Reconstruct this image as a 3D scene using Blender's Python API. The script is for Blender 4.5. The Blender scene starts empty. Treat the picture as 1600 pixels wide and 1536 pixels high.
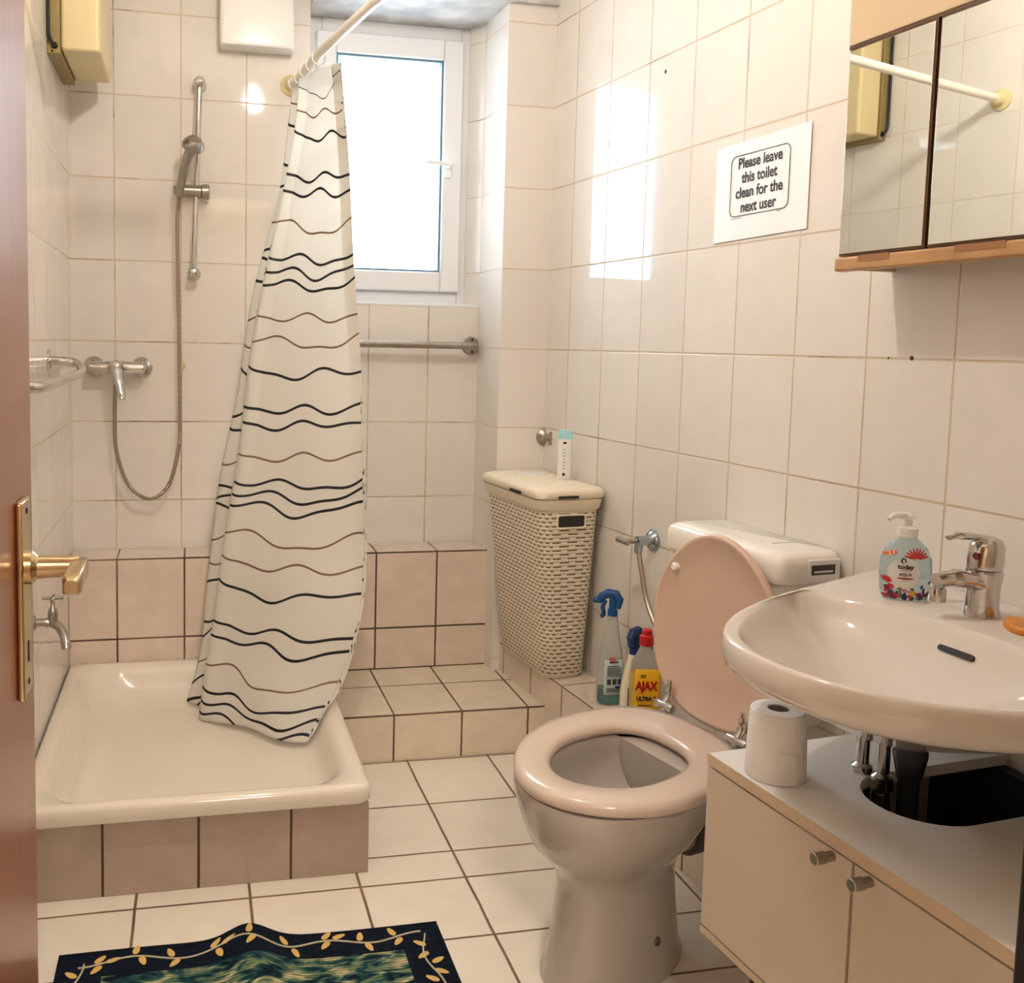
import bpy, bmesh, math, random
from mathutils import Vector, Matrix
random.seed(7)
SC = bpy.context.scene
COL = SC.collection
PI = math.pi

# ------------------------------------------------------------------ camera, sky, exposure
F_PX, CX, CY = 1547.8, 634.0, 674.9
YAW, PITCH, ROLL = 0.2120, -0.0892, 0.0193
CAMH = 1.1892
def camera():
    cy, sy = math.cos(YAW), math.sin(YAW); cp, sp = math.cos(PITCH), math.sin(PITCH)
    r = Vector((cy, -sy, 0)); f = Vector((sy*cp, cy*cp, sp)); u = r.cross(f)
    c, s = math.cos(ROLL), math.sin(ROLL)
    R = c*r + s*u; U = -s*r + c*u
    cam = bpy.data.cameras.new('camera'); ob = bpy.data.objects.new('camera', cam); COL.objects.link(ob)
    m = Matrix((R, U, -f)).transposed().to_4x4(); m.translation = Vector((0, 0, CAMH))
    ob.matrix_world = m
    cam.sensor_fit = 'HORIZONTAL'; cam.sensor_width = 36.0
    cam.lens = F_PX/1600*36.0
    cam.shift_x = (800-CX)/1600; cam.shift_y = (CY-768)/1600
    cam.clip_start = 0.02
    SC.camera = ob
camera()
W = bpy.data.worlds.new('sky'); SC.world = W; W.use_nodes = True
bg = W.node_tree.nodes['Background']
bg.inputs['Color'].default_value = (0.76, 0.88, 1.0, 1); bg.inputs['Strength'].default_value = 14.0
SC.view_settings.view_transform = 'Standard'; SC.view_settings.look = 'None'
SC.view_settings.gamma = 1.0; SC.view_settings.use_curve_mapping = False
SC.view_settings.exposure = 0.30
LAMP_POS = (0.27, 1.68, 2.30)
LAMP_COLOR = (1.0, .915, .82, 1)
LAMP_STRENGTH = 385.0
FILL_ENERGY = 40.0

# ------------------------------------------------------------------ room frame numbers
XL = -0.368                      # left wall
YB = 3.215                       # shower wall and wall under the window
YP = 3.003                       # pier between window and right wall
XC, SK = 1.0765, 0.1138          # right wall: corner X and its small skew
YF = 0.55                        # doorway wall (bathroom side)
CEIL = 2.48
EX = Vector((math.cos(SK), math.sin(SK), 0)); EY = Vector((-math.sin(SK), math.cos(SK), 0)); RO = Vector((XC, YB, 0))
def rf(x, y, z=0.0):             # right-wall frame: x<=0 off the wall, y<=0 towards the door
    p = RO + EX*x + EY*y; return Vector((p.x, p.y, z))

# ------------------------------------------------------------------ mesh builder
class MB:
    def __init__(s): s.v = []; s.f = []; s.uv = []; s.mi = []; s.m = 0; s.hasuv = False
    def face(s, idx, uv=None):
        s.f.append(tuple(idx)); s.uv.append(uv); s.mi.append(s.m)
        if uv: s.hasuv = True
    def add(s, pts):
        b = len(s.v); s.v.extend([tuple(p) for p in pts]); return b
    def poly(s, pts):
        b = s.add(pts); s.face(range(b, b+len(pts))); return s
    def box(s, x0, x1, y0, y1, z0, z1):
        b = s.add([(x0,y0,z0),(x1,y0,z0),(x1,y1,z0),(x0,y1,z0),(x0,y0,z1),(x1,y0,z1),(x1,y1,z1),(x0,y1,z1)])
        for q in ((0,3,2,1),(4,5,6,7),(0,1,5,4),(1,2,6,5),(2,3,7,6),(3,0,4,7)): s.face([b+i for i in q])
        return s
    def loft(s, rings, cap0=True, cap1=True, closed=True, uv=False, uvs=None):
        n = len(rings[0]); ids = [s.add(r) for r in rings]
        per = None
        if uv:
            per = []
            for r in rings:
                a = [0.0]
                for i in range(n): a.append(a[-1]+(Vector(r[(i+1) % n])-Vector(r[i])).length)
                per.append(a)
        m = n if closed else n-1
        for k in range(len(rings)-1):
            for i in range(m):
                j = (i+1) % n
                u = None
                if uv: u = [(per[0][i], rings[k][i][2]), (per[0][i+1], rings[k][j][2]), (per[0][i+1], rings[k+1][j][2]), (per[0][i], rings[k+1][i][2])]
                if uvs: u = [uvs[k][i], uvs[k][j], uvs[k+1][j], uvs[k+1][i]]
                s.face((ids[k]+i, ids[k]+j, ids[k+1]+j, ids[k+1]+i), u)
        if closed and cap0: s.face([ids[0]+i for i in range(n)][::-1], [(0,-1)]*n if uv else None)
        if closed and cap1: s.face([ids[-1]+i for i in range(n)], [(0,-1)]*n if uv else None)
        return s
    def lathe(s, prof, c=(0,0,0), axis='Z', n=28, sx=1.0, sy=1.0, cap0=True, cap1=True):
        rings = []
        for r, z in prof:
            ring = []
            for i in range(n):
                a = 2*PI*i/n; x, y = r*math.cos(a)*sx, r*math.sin(a)*sy
                p = {'Z': (x,y,z), 'X': (z,x,y), 'Y': (y,z,x)}[axis]
                ring.append((p[0]+c[0], p[1]+c[1], p[2]+c[2]))
            rings.append(ring)
        return s.loft(rings, cap0, cap1)
    def tube(s, pts, r, n=14, caps=True, flat=1.0):
        P = [Vector(p) for p in pts]; R = r if isinstance(r, (list, tuple)) else [r]*len(P)
        rings = []; nrm = None
        for i, p in enumerate(P):
            t = (P[min(i+1, len(P)-1)]-P[max(i-1, 0)]).normalized()
            if nrm is None:
                up = Vector((0,0,1)) if abs(t.z) < .9 else Vector((1,0,0))
                nrm = (up-t*up.dot(t)).normalized()
            else:
                nrm = (nrm-t*nrm.dot(t)).normalized()
            bn = t.cross(nrm)
            rings.append([tuple(p+(nrm*math.cos(2*PI*k/n)*flat+bn*math.sin(2*PI*k/n))*R[i]) for k in range(n)])
        return s.loft(rings, caps, caps)
    def bar(s, a, b, r, n=14): return s.tube([a, b], r, n)
    def merge(s, me, mat=None, mi=None):
        b = len(s.v); M = mat or Matrix.Identity(4)
        s.v.extend([tuple(M @ v.co) for v in me.vertices])
        for p in me.polygons:
            s.f.append(tuple(b+i for i in p.vertices)); s.uv.append(None); s.mi.append(s.m if mi is None else mi)
        return s
    def build(s, name, mats, parent=None, smooth=True, bevel=0, seg=2, sub=0, angle=35, weld=False):
        me = bpy.data.meshes.new(name); me.from_pydata(s.v, [], s.f)
        if s.hasuv:
            L = me.uv_layers.new(name='UVMap'); k = 0
            for f, u in zip(s.f, s.uv):
                for i in range(len(f)):
                    L.data[k].uv = u[i] if u else (0, -1); k += 1
        mats = mats if isinstance(mats, (list, tuple)) else [mats]
        for m in mats: me.materials.append(m)
        me.polygons.foreach_set('material_index', s.mi)
        bm = bmesh.new(); bm.from_mesh(me)
        if weld: bmesh.ops.remove_doubles(bm, verts=bm.verts, dist=1e-5)
        bmesh.ops.recalc_face_normals(bm, faces=bm.faces)
        bm.to_mesh(me); bm.free()
        if smooth:
            me.polygons.foreach_set('use_smooth', [True]*len(me.polygons))
            if sub == 0: me.set_sharp_from_angle(angle=math.radians(angle))
        me.update()
        o = bpy.data.objects.new(name, me); COL.objects.link(o)
        if parent: o.parent = parent
        if bevel:
            m = o.modifiers.new('bevel', 'BEVEL'); m.width = bevel; m.segments = seg; m.limit_method = 'ANGLE'; m.angle_limit = math.radians(40)
            m.harden_normals = False
        if sub:
            m = o.modifiers.new('sub', 'SUBSURF'); m.levels = sub; m.render_levels = sub
        return o

def thing(name, label, cat, loc=(0,0,0), rz=0.0, group=None):
    o = bpy.data.objects.new(name, None); COL.objects.link(o); o.empty_display_size = .05
    o.location = loc; o.rotation_euler = (0,0,rz)
    o['label'] = label; o['category'] = cat
    if group: o['group'] = group
    return o
def tag(o, label, cat, group=None):
    o['label'] = label; o['category'] = cat
    if group: o['group'] = group
    return o
def struct(o, label=None, cat=None):
    o['kind'] = 'structure'
    if label: o['label'] = label
    if cat: o['category'] = cat
    return o
def plabel(o, t): o['label'] = t; return o
def sm(pts, n=8):                                # Catmull-Rom through points
    P = [Vector(p) for p in pts]; P = [2*P[0]-P[1]]+P+[2*P[-1]-P[-2]]; out = []
    for i in range(1, len(P)-2):
        for k in range(n):
            t = k/n; a, b, c, d = P[i-1], P[i], P[i+1], P[i+2]
            out.append(.5*((2*b)+(c-a)*t+(2*a-5*b+4*c-d)*t*t+(3*b-3*c+d-a)*t**3))
    out.append(P[-2]); return out
def rrect(hx, hy, r, cx=0, cy=0, z=0, n=6):
    pts = []
    for sx, sy, a0 in ((1,1,0),(-1,1,PI/2),(-1,-1,PI),(1,-1,1.5*PI)):
        for k in range(n+1):
            a = a0+PI/2*k/n
            pts.append((cx+sx*(hx-r)+r*math.cos(a), cy+sy*(hy-r)+r*math.sin(a), z))
    return pts
def ell(a, b, cx=0, cy=0, z=0, n=40, p=2.0):
    out = []
    for i in range(n):
        t = 2*PI*i/n; c, s = math.cos(t), math.sin(t)
        out.append((cx+a*math.copysign(abs(c)**(2/p), c), cy+b*math.copysign(abs(s)**(2/p), s), z))
    return out
def text_mesh(body, size, extrude=0.0004, bold=0.0, align='CENTER', spacing=1.0):
    cu = bpy.data.curves.new('lettering', 'FONT'); cu.body = body; cu.size = size; cu.extrude = extrude
    cu.offset = bold; cu.align_x = align; cu.align_y = 'CENTER'; cu.space_line = spacing
    o = bpy.data.objects.new('lettering', cu); COL.objects.link(o)
    bpy.context.view_layer.update()
    dg = bpy.context.evaluated_depsgraph_get()
    me = bpy.data.meshes.new_from_object(o.evaluated_get(dg))
    bpy.data.objects.remove(o); bpy.data.curves.remove(cu)
    return me

# ------------------------------------------------------------------ materials
def srgb(r, g, b):
    f = lambda c: (c/255/12.92 if c/255 <= .04045 else ((c/255+.055)/1.055)**2.4)
    return (f(r), f(g), f(b), 1)
def mat(name, col, rough=.4, metal=0.0, trans=0.0, ior=1.45, coat=0.0, noise=0.0, nscale=8.0, alpha=1.0, emit=None, bump=0.0, bscale=60.0, spec=.5, sss=0.0):
    m = bpy.data.materials.new(name); m.use_nodes = True; nt = m.node_tree; b = nt.nodes['Principled BSDF']
    b.inputs['Base Color'].default_value = col; b.inputs['Roughness'].default_value = rough; b.inputs['Metallic'].default_value = metal
    b.inputs['Transmission Weight'].default_value = trans; b.inputs['IOR'].default_value = ior; b.inputs['Coat Weight'].default_value = coat
    b.inputs['Coat Roughness'].default_value = .05; b.inputs['Alpha'].default_value = alpha; b.inputs['Specular IOR Level'].default_value = spec
    if emit: b.inputs['Emission Color'].default_value = emit[0]; b.inputs['Emission Strength'].default_value = emit[1]
    if noise:
        tc = nt.nodes.new('ShaderNodeTexCoord'); n = nt.nodes.new('ShaderNodeTexNoise'); n.inputs['Scale'].default_value = nscale; n.inputs['Detail'].default_value = 5
        nt.links.new(tc.outputs['Object'], n.inputs['Vector'])
        mr = nt.nodes.new('ShaderNodeMapRange'); mr.inputs['From Min'].default_value = .3; mr.inputs['From Max'].default_value = .7
        mr.inputs['To Min'].default_value = 1-noise; mr.inputs['To Max'].default_value = 1+noise*.4
        nt.links.new(n.outputs['Fac'], mr.inputs['Value'])
        mx = nt.nodes.new('ShaderNodeMix'); mx.data_type = 'RGBA'; mx.blend_type = 'MULTIPLY'; mx.inputs['Factor'].default_value = 1
        mx.inputs['A'].default_value = col; nt.links.new(mr.outputs['Result'], mx.inputs['B']); nt.links.new(mx.outputs['Result'], b.inputs['Base Color'])
    if bump:
        tc = nt.nodes.new('ShaderNodeTexCoord'); n = nt.nodes.new('ShaderNodeTexNoise'); n.inputs['Scale'].default_value = bscale; n.inputs['Detail'].default_value = 4
        nt.links.new(tc.outputs['Object'], n.inputs['Vector'])
        bp = nt.nodes.new('ShaderNodeBump'); bp.inputs['Strength'].default_value = bump; bp.inputs['Distance'].default_value = .004
        nt.links.new(n.outputs['Fac'], bp.inputs['Height']); nt.links.new(bp.outputs['Normal'], b.inputs['Normal'])
    return m
class NT:
    def __init__(s, m): s.t = m.node_tree
    def n(s, t, **kw):
        o = s.t.nodes.new(t)
        for k, v in kw.items(): setattr(o, k, v)
        return o
    def link(s, a, b): s.t.links.new(a, b)
    def math(s, op, a, b=None, c=None, clamp=False):
        o = s.n('ShaderNodeMath', operation=op); o.use_clamp = clamp
        for i, v in enumerate((a, b, c)):
            if v is None: continue
            if isinstance(v, (int, float)): o.inputs[i].default_value = v
            else: s.link(v, o.inputs[i])
        return o.outputs[0]
    def mix(s, fac, a, b, blend='MIX'):
        o = s.n('ShaderNodeMix', data_type='RGBA', blend_type=blend)
        for k, v in (('Factor', fac), ('A', a), ('B', b)):
            if isinstance(v, (int, float)) or isinstance(v, tuple): o.inputs[k].default_value = v
            else: s.link(v, o.inputs[k])
        return o.outputs['Result']
def tile_mat(name, col, g_light, g_dark, gx=None, gy=None, gz=None, w=.0035, rough=.045, dirt=.5, coat=.0, wav=0.0, var=.05, bias=.0):
    """grid: (step, offset) or a list of line positions; a face only shows the lines of its own two axes"""
    m = bpy.data.materials.new(name); m.use_nodes = True; k = NT(m); b = m.node_tree.nodes['Principled BSDF']
    tc = k.n('ShaderNodeTexCoord'); sp = k.n('ShaderNodeSeparateXYZ'); k.link(tc.outputs['Object'], sp.inputs[0])
    sn = k.n('ShaderNodeSeparateXYZ'); k.link(tc.outputs['Normal'], sn.inputs[0])
    nz = k.n('ShaderNodeTexNoise'); nz.inputs['Scale'].default_value = 5; nz.inputs['Detail'].default_value = 3; k.link(tc.outputs['Object'], nz.inputs['Vector'])
    wob = k.math('MULTIPLY', k.math('SUBTRACT', nz.outputs['Fac'], .5), wav)
    total = None; cells = []
    for ax, g in enumerate((gx, gy, gz)):
        if not g: cells.append(0.0); continue
        c = k.math('ADD', sp.outputs[ax], wob)
        if isinstance(g, tuple):
            q = k.math('DIVIDE', k.math('SUBTRACT', c, g[1]), g[0])
            cells.append(k.math('FLOOR', q))
            d = k.math('MULTIPLY', k.math('ABSOLUTE', k.math('SUBTRACT', k.math('FRACT', k.math('ADD', q, .5)), .5)), g[0])
        else:
            d = None; cnt = None
            for y in g:
                e = k.math('SUBTRACT', c, y); gt = k.math('GREATER_THAN', e, 0.0); cnt = gt if cnt is None else k.math('ADD', cnt, gt)
                e = k.math('ABSOLUTE', e); d = e if d is None else k.math('MINIMUM', d, e)
            cells.append(cnt)
        mr = k.n('ShaderNodeMapRange'); mr.interpolation_type = 'SMOOTHSTEP'; k.link(d, mr.inputs['Value'])
        mr.inputs['From Min'].default_value = w*.35; mr.inputs['From Max'].default_value = w*.75; mr.inputs['To Min'].default_value = 1; mr.inputs['To Max'].default_value = 0
        on = k.math('LESS_THAN', k.math('ABSOLUTE', sn.outputs[ax]), .6)
        mk = k.math('MULTIPLY', mr.outputs[0], on)
        total = mk if total is None else k.math('MAXIMUM', total, mk)
    cb = k.n('ShaderNodeCombineXYZ')
    for i, c in enumerate(cells):
        if isinstance(c, float): cb.inputs[i].default_value = c
        else: k.link(c, cb.inputs[i])
    wn = k.n('ShaderNodeTexWhiteNoise', noise_dimensions='3D'); k.link(cb.outputs[0], wn.inputs['Vector'])
    mr = k.n('ShaderNodeMapRange'); k.link(wn.outputs['Value'], mr.inputs['Value']); mr.inputs['To Min'].default_value = 1-var; mr.inputs['To Max'].default_value = 1.0
    base = k.mix(1.0, col, mr.outputs[0], 'MULTIPLY')
    nb = k.n('ShaderNodeTexNoise'); nb.inputs['Scale'].default_value = 14; nb.inputs['Detail'].default_value = 6; k.link(tc.outputs['Object'], nb.inputs['Vector'])
    mr2 = k.n('ShaderNodeMapRange'); k.link(nb.outputs['Fac'], mr2.inputs['Value']); mr2.inputs['From Min'].default_value = .35; mr2.inputs['From Max'].default_value = .7
    mr2.inputs['To Min'].default_value = 1.0; mr2.inputs['To Max'].default_value = 1-.12*dirt
    base = k.mix(1.0, base, mr2.outputs[0], 'MULTIPLY')
    ng = k.n('ShaderNodeTexNoise'); ng.inputs['Scale'].default_value = 2.3; ng.inputs['Detail'].default_value = 8; ng.inputs['Roughness'].default_value = .7; k.link(tc.outputs['Object'], ng.inputs['Vector'])
    mr3 = k.n('ShaderNodeMapRange'); k.link(ng.outputs['Fac'], mr3.inputs['Value']); mr3.inputs['From Min'].default_value = .62-.3*dirt-bias; mr3.inputs['From Max'].default_value = .78-.3*dirt-bias
    grout = k.mix(mr3.outputs[0], g_light, g_dark)
    k.link(k.mix(total, base, grout), b.inputs['Base Color'])
    k.link(k.math('ADD', k.math('MULTIPLY', total, .6), rough), b.inputs['Roughness'])
    # small pillow and tilt of each tile in the bump
    hs = k.math('MULTIPLY', total, -1.0)
    bp = k.n('ShaderNodeBump'); bp.inputs['Strength'].default_value = .5; bp.inputs['Distance'].default_value = .002; k.link(hs, bp.inputs['Height'])
    n2 = k.n('ShaderNodeTexNoise'); n2.inputs['Scale'].default_value = 3.0; n2.inputs['Detail'].default_value = 1; k.link(tc.outputs['Object'], n2.inputs['Vector'])
    bp2 = k.n('ShaderNodeBump'); bp2.inputs['Strength'].default_value = .12; bp2.inputs['Distance'].default_value = .01
    k.link(n2.outputs['Fac'], bp2.inputs['Height']); k.link(bp.outputs['Normal'], bp2.inputs['Normal'])
    k.link(bp2.outputs['Normal'], b.inputs['Normal'])
    return m

TILE = srgb(236, 230, 222)
GL, GD = srgb(214, 194, 168), srgb(112, 84, 60)
ROWS = (0.25, 0.1778)
m_wall_back = tile_mat('tile_shower', TILE, GL, GD, gx=(.2, -.038), gy=(.2, YB), gz=ROWS, dirt=.38)
m_wall_left = tile_mat('tile_left', TILE, srgb(224,212,196), srgb(196,178,156), gy=(.2, 3.09), gz=ROWS, dirt=.25, w=.003)
m_wall_right = tile_mat('tile_right', TILE, srgb(205,186,160), srgb(150,122,92), gy=(.2, -.558), gz=ROWS, dirt=.3, w=.0038)
m_wall_pier = tile_mat('tile_pier', TILE, GL, GD, gz=ROWS, dirt=.15, w=.003)
m_low = tile_mat('tile_low', srgb(232, 215, 199), srgb(150,118,88), srgb(74,52,36), gx=(.2, .573), gz=[0.137, .272, .519], gy=[3.071, YB], w=.005, dirt=.9)
m_step = tile_mat('tile_step', srgb(234, 220, 198), srgb(120,92,66), srgb(66,46,32), gx=(.2, .558), gy=[2.676, 2.91], gz=[.135], w=.0048, dirt=.8)
m_rledge = tile_mat('tile_right_ledge', srgb(230, 214, 196), srgb(130,100,72), srgb(80,56,38), gy=(.2, -.63), gz=[.23], w=.005, dirt=.8)
m_skirt = tile_mat('tile_skirt', srgb(178, 158, 142), srgb(110,84,62), srgb(64,46,34), gx=(.2, -.189), w=.005, dirt=.9)
m_floor = tile_mat('tile_floor', srgb(242, 233, 217), srgb(128,100,72), srgb(74,54,38), gx=(.239, -.12), gy=[.55,.775,1.0,1.225,1.45,1.64,1.825,2.044,2.161,2.403,2.67], w=.0055, rough=.2, dirt=.45, wav=.006)
m_plaster = mat('old_plaster', srgb(214,214,212), .9, noise=.35, nscale=9, bump=.5, bscale=30)
m_ceiling = mat('ceiling_paint', srgb(238,232,222), .9)
m_corr = mat('corridor_paint', srgb(190,170,146), .9)
m_upvc = mat('white_upvc', srgb(238,239,241), .28)
m_gasket = mat('gasket', srgb(96,128,150), .5)
m_white_plastic = mat('white_plastic', srgb(244,243,240), .25)
m_cream_plastic = mat('cream_plastic', srgb(226,208,160), .35, noise=.06, nscale=4)
m_olive = mat('olive_chassis', srgb(150,132,84), .5)
m_black = mat('black_rubber', srgb(22,22,22), .5)
m_chrome = mat('chrome', srgb(205,202,198), .12, metal=1.0, noise=.08, nscale=30)
m_chrome_dull = mat('dull_chrome', srgb(172,166,158), .3, metal=1.0, noise=.15, nscale=40)
m_hose = mat('hose_metal', srgb(166,152,136), .35, metal=.8)
m_enamel = mat('enamel', srgb(238,228,212), .12, coat=.3)
m_ceramic = mat('ceramic', srgb(218,209,199), .07, coat=.5)
m_bowl = mat('bowl_ceramic', srgb(182,174,165), .1, coat=.4)
m_seat = mat('seat_plastic', srgb(212,194,178), .18, coat=.2)
m_lid = mat('lid_plastic', srgb(216,188,168), .3)
m_cistern = mat('cistern_plastic', srgb(242,236,226), .22)
m_cab = mat('cabinet_laminate', srgb(206,192,174), .4)
m_cab_top = mat('cabinet_top', srgb(232,230,226), .3)
m_cab_edge = mat('cabinet_edge', srgb(206,184,156), .5)
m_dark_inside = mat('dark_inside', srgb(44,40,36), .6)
m_wood = mat('beech_wood', srgb(188,144,96), .4, noise=.25, nscale=12)
m_frame_brown = mat('brown_frame', srgb(92,62,40), .4)
m_panel = mat('cream_panel', srgb(206,182,150), .2, coat=.3)
m_mirror = mat('mirror', (.86,.88,.84,1), .01, metal=1.0)
m_paper = mat('paper', srgb(246,246,246), .35)
m_ink = mat('ink', srgb(34,30,32), .6)
m_brass = mat('aged_brass', srgb(206,182,142), .25, metal=1.0, noise=.15, nscale=25)
m_brass_dark = mat('dark_brass', srgb(30,22,18), .3, metal=.6)
m_jamb = mat('jamb_black', srgb(16,14,14), .5)
m_rod = mat('rod_white', srgb(240,234,222), .3)
m_roll = mat('tissue', srgb(246,244,242), .95, bump=.6, bscale=70)
m_card = mat('cardboard_core', srgb(150,140,132), .9)
m_blue = mat('trigger_blue', srgb(24,78,136), .35)
m_navy = mat('trigger_navy', srgb(24,52,104), .35)
m_red = mat('cap_red', srgb(196,24,34), .3)
m_yellow = mat('label_yellow', srgb(248,190,32), .4)
m_teal_liq = mat('teal_liquid', srgb(96,176,178), .05, trans=.85, ior=1.33)
m_clear = mat('clear_plastic', srgb(232,238,238), .05, trans=.9, ior=1.12)
m_soap_liq = mat('soap_clear', srgb(206,226,230), .06, trans=.75, ior=1.2)
m_label_grey = mat('label_pale', srgb(206,222,222), .4)
m_cyan = mat('cap_cyan', srgb(168,226,234), .35)
m_orange = mat('orange_soap', srgb(216,140,50), .45, noise=.2, nscale=40)
m_glass = bpy.data.materials.new('window_glass'); m_glass.use_nodes = True
def _glass():
    k = NT(m_glass); out = m_glass.node_tree.nodes['Material Output']; m_glass.node_tree.nodes.remove(m_glass.node_tree.nodes['Principled BSDF'])
    t = k.n('ShaderNodeBsdfTransparent'); g = k.n('ShaderNodeBsdfGlossy'); g.inputs['Roughness'].default_value = .02
    fr = k.n('ShaderNodeFresnel'); fr.inputs['IOR'].default_value = 1.45; mx = k.n('ShaderNodeMixShader')
    k.link(k.math('MULTIPLY', fr.outputs[0], .6), mx.inputs[0]); k.link(t.outputs[0], mx.inputs[1]); k.link(g.outputs[0], mx.inputs[2]); k.link(mx.outputs[0], out.inputs[0])
_glass()
def door_wood():
    m = bpy.data.materials.new('door_veneer'); m.use_nodes = True; k = NT(m); b = m.node_tree.nodes['Principled BSDF']
    tc = k.n('ShaderNodeTexCoord'); mp = k.n('ShaderNodeMapping'); mp.inputs['Scale'].default_value = (6, 14, .8); k.link(tc.outputs['Object'], mp.inputs[0])
    n = k.n('ShaderNodeTexNoise'); n.inputs['Scale'].default_value = 5; n.inputs['Detail'].default_value = 7; k.link(mp.outputs[0], n.inputs['Vector'])
    k.link(k.mix(n.outputs['Fac'], srgb(112,56,34), srgb(150,84,56)), b.inputs['Base Color'])
    b.inputs['Roughness'].default_value = .3; b.inputs['Coat Weight'].default_value = .3; b.inputs['Coat Roughness'].default_value = .15
    return m
m_door = door_wood()
def wicker_mat():
    m = bpy.data.materials.new('woven_plastic'); m.use_nodes = True; k = NT(m); b = m.node_tree.nodes['Principled BSDF']
    uv = k.n('ShaderNodeUVMap'); sp = k.n('ShaderNodeSeparateXYZ'); k.link(uv.outputs[0], sp.inputs[0])
    row = k.math('DIVIDE', sp.outputs[1], .0118); ri = k.math('FLOOR', row); rfc = k.math('FRACT', row)
    q = k.math('ADD', k.math('DIVIDE', sp.outputs[0], .019), k.math('MULTIPLY', k.math('MODULO', ri, 2), .5)); qf = k.math('FRACT', q)
    inr = k.math('LESS_THAN', k.math('ABSOLUTE', k.math('SUBTRACT', rfc, .5)), .15)
    inq = k.math('LESS_THAN', k.math('ABSOLUTE', k.math('SUBTRACT', qf, .5)), .30)
    hole = k.math('MULTIPLY', inr, inq)
    pos = k.math('GREATER_THAN', sp.outputs[1], .01)
    hole = k.math('MULTIPLY', hole, pos)
    k.link(k.mix(hole, srgb(232,220,196), srgb(92,72,52)), b.inputs['Base Color']); b.inputs['Roughness'].default_value = .45
    h = k.math('ADD', k.math('ABSOLUTE', k.math('SUBTRACT', rfc, .5)), k.math('MULTIPLY', k.math('COSINE', k.math('MULTIPLY', qf, 2*PI)), .25))
    bp = k.n('ShaderNodeBump'); bp.inputs['Strength'].default_value = .8; bp.inputs['Distance'].default_value = .004; k.link(h, bp.inputs['Height']); k.link(bp.outputs[0], b.inputs['Normal'])
    return m
m_wicker = wicker_mat()
m_wicker_lid = mat('woven_lid', srgb(238,226,202), .35)
# stripes down the curtain, the thin top one a shadow line painted in: (v, dark?)  v runs 0 (rail) .. 1 (hem)
ST = [(128,0),(165,2),(205,1),(270,1),(295,1),(350,2),(398,1),(420,1),(440,1),(490,2),(530,2),(577,1),(632,1),(656,1),(705,2),(748,1),(768,1),(787,1),(835,2),(873,2),(915,1),(973,1),(996,1),(1046,2),(1085,1),(1104,1),(1124,1)]
def curtain_mat():
    m = bpy.data.materials.new('printed_curtain'); m.use_nodes = True; k = NT(m); nt = m.node_tree; out = nt.nodes['Material Output']; nt.nodes.remove(nt.nodes['Principled BSDF'])
    uv = k.n('ShaderNodeUVMap'); sp = k.n('ShaderNodeSeparateXYZ'); k.link(uv.outputs[0], sp.inputs[0]); u, v = sp.outputs[0], sp.outputs[1]
    wide = {0: .0008, 1: .0019, 2: .0014}
    dark = None; tan = None
    w1 = k.math('MULTIPLY', k.math('SINE', k.math('MULTIPLY', u, 17.0)), .0065)
    for i, (y, d) in enumerate(ST):
        ph = (i*2.4) % 6.28 if d == 2 else [0.4, 2.2, 4.1][(i//3) % 3]+.35*(i % 3)
        w = k.math('ADD', k.math('MULTIPLY', k.math('SINE', k.math('MULTIPLY_ADD', u, 14.0+((i*7) % 5)*.7, ph)), .0062),
                   k.math('MULTIPLY', k.math('SINE', k.math('MULTIPLY_ADD', u, 29.0, ph*1.7)), .0033))
        e = k.math('ABSOLUTE', k.math('SUBTRACT', k.math('ADD', v, w), (y-95)/1095))
        mk = k.math('LESS_THAN', e, wide[d])
        if d == 2: tan = mk if tan is None else k.math('MAXIMUM', tan, mk)
        else: dark = mk if dark is None else k.math('MAXIMUM', dark, mk)
    c = k.mix(tan, srgb(246,243,236), srgb(150,118,92)); c = k.mix(dark, c, srgb(38,40,46))
    df = k.n('ShaderNodeBsdfDiffuse'); tr = k.n('ShaderNodeBsdfTranslucent'); gl = k.n('ShaderNodeBsdfGlossy'); gl.inputs['Roughness'].default_value = .3
    k.link(c, df.inputs[0]); k.link(c, tr.inputs[0])
    m1 = k.n('ShaderNodeMixShader'); m1.inputs[0].default_value = .45; k.link(df.outputs[0], m1.inputs[1]); k.link(tr.outputs[0], m1.inputs[2])
    m2 = k.n('ShaderNodeMixShader'); m2.inputs[0].default_value = .04; k.link(m1.outputs[0], m2.inputs[1]); k.link(gl.outputs[0], m2.inputs[2])
    k.link(m2.outputs[0], out.inputs[0]); return m
m_curtain = curtain_mat()
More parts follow.
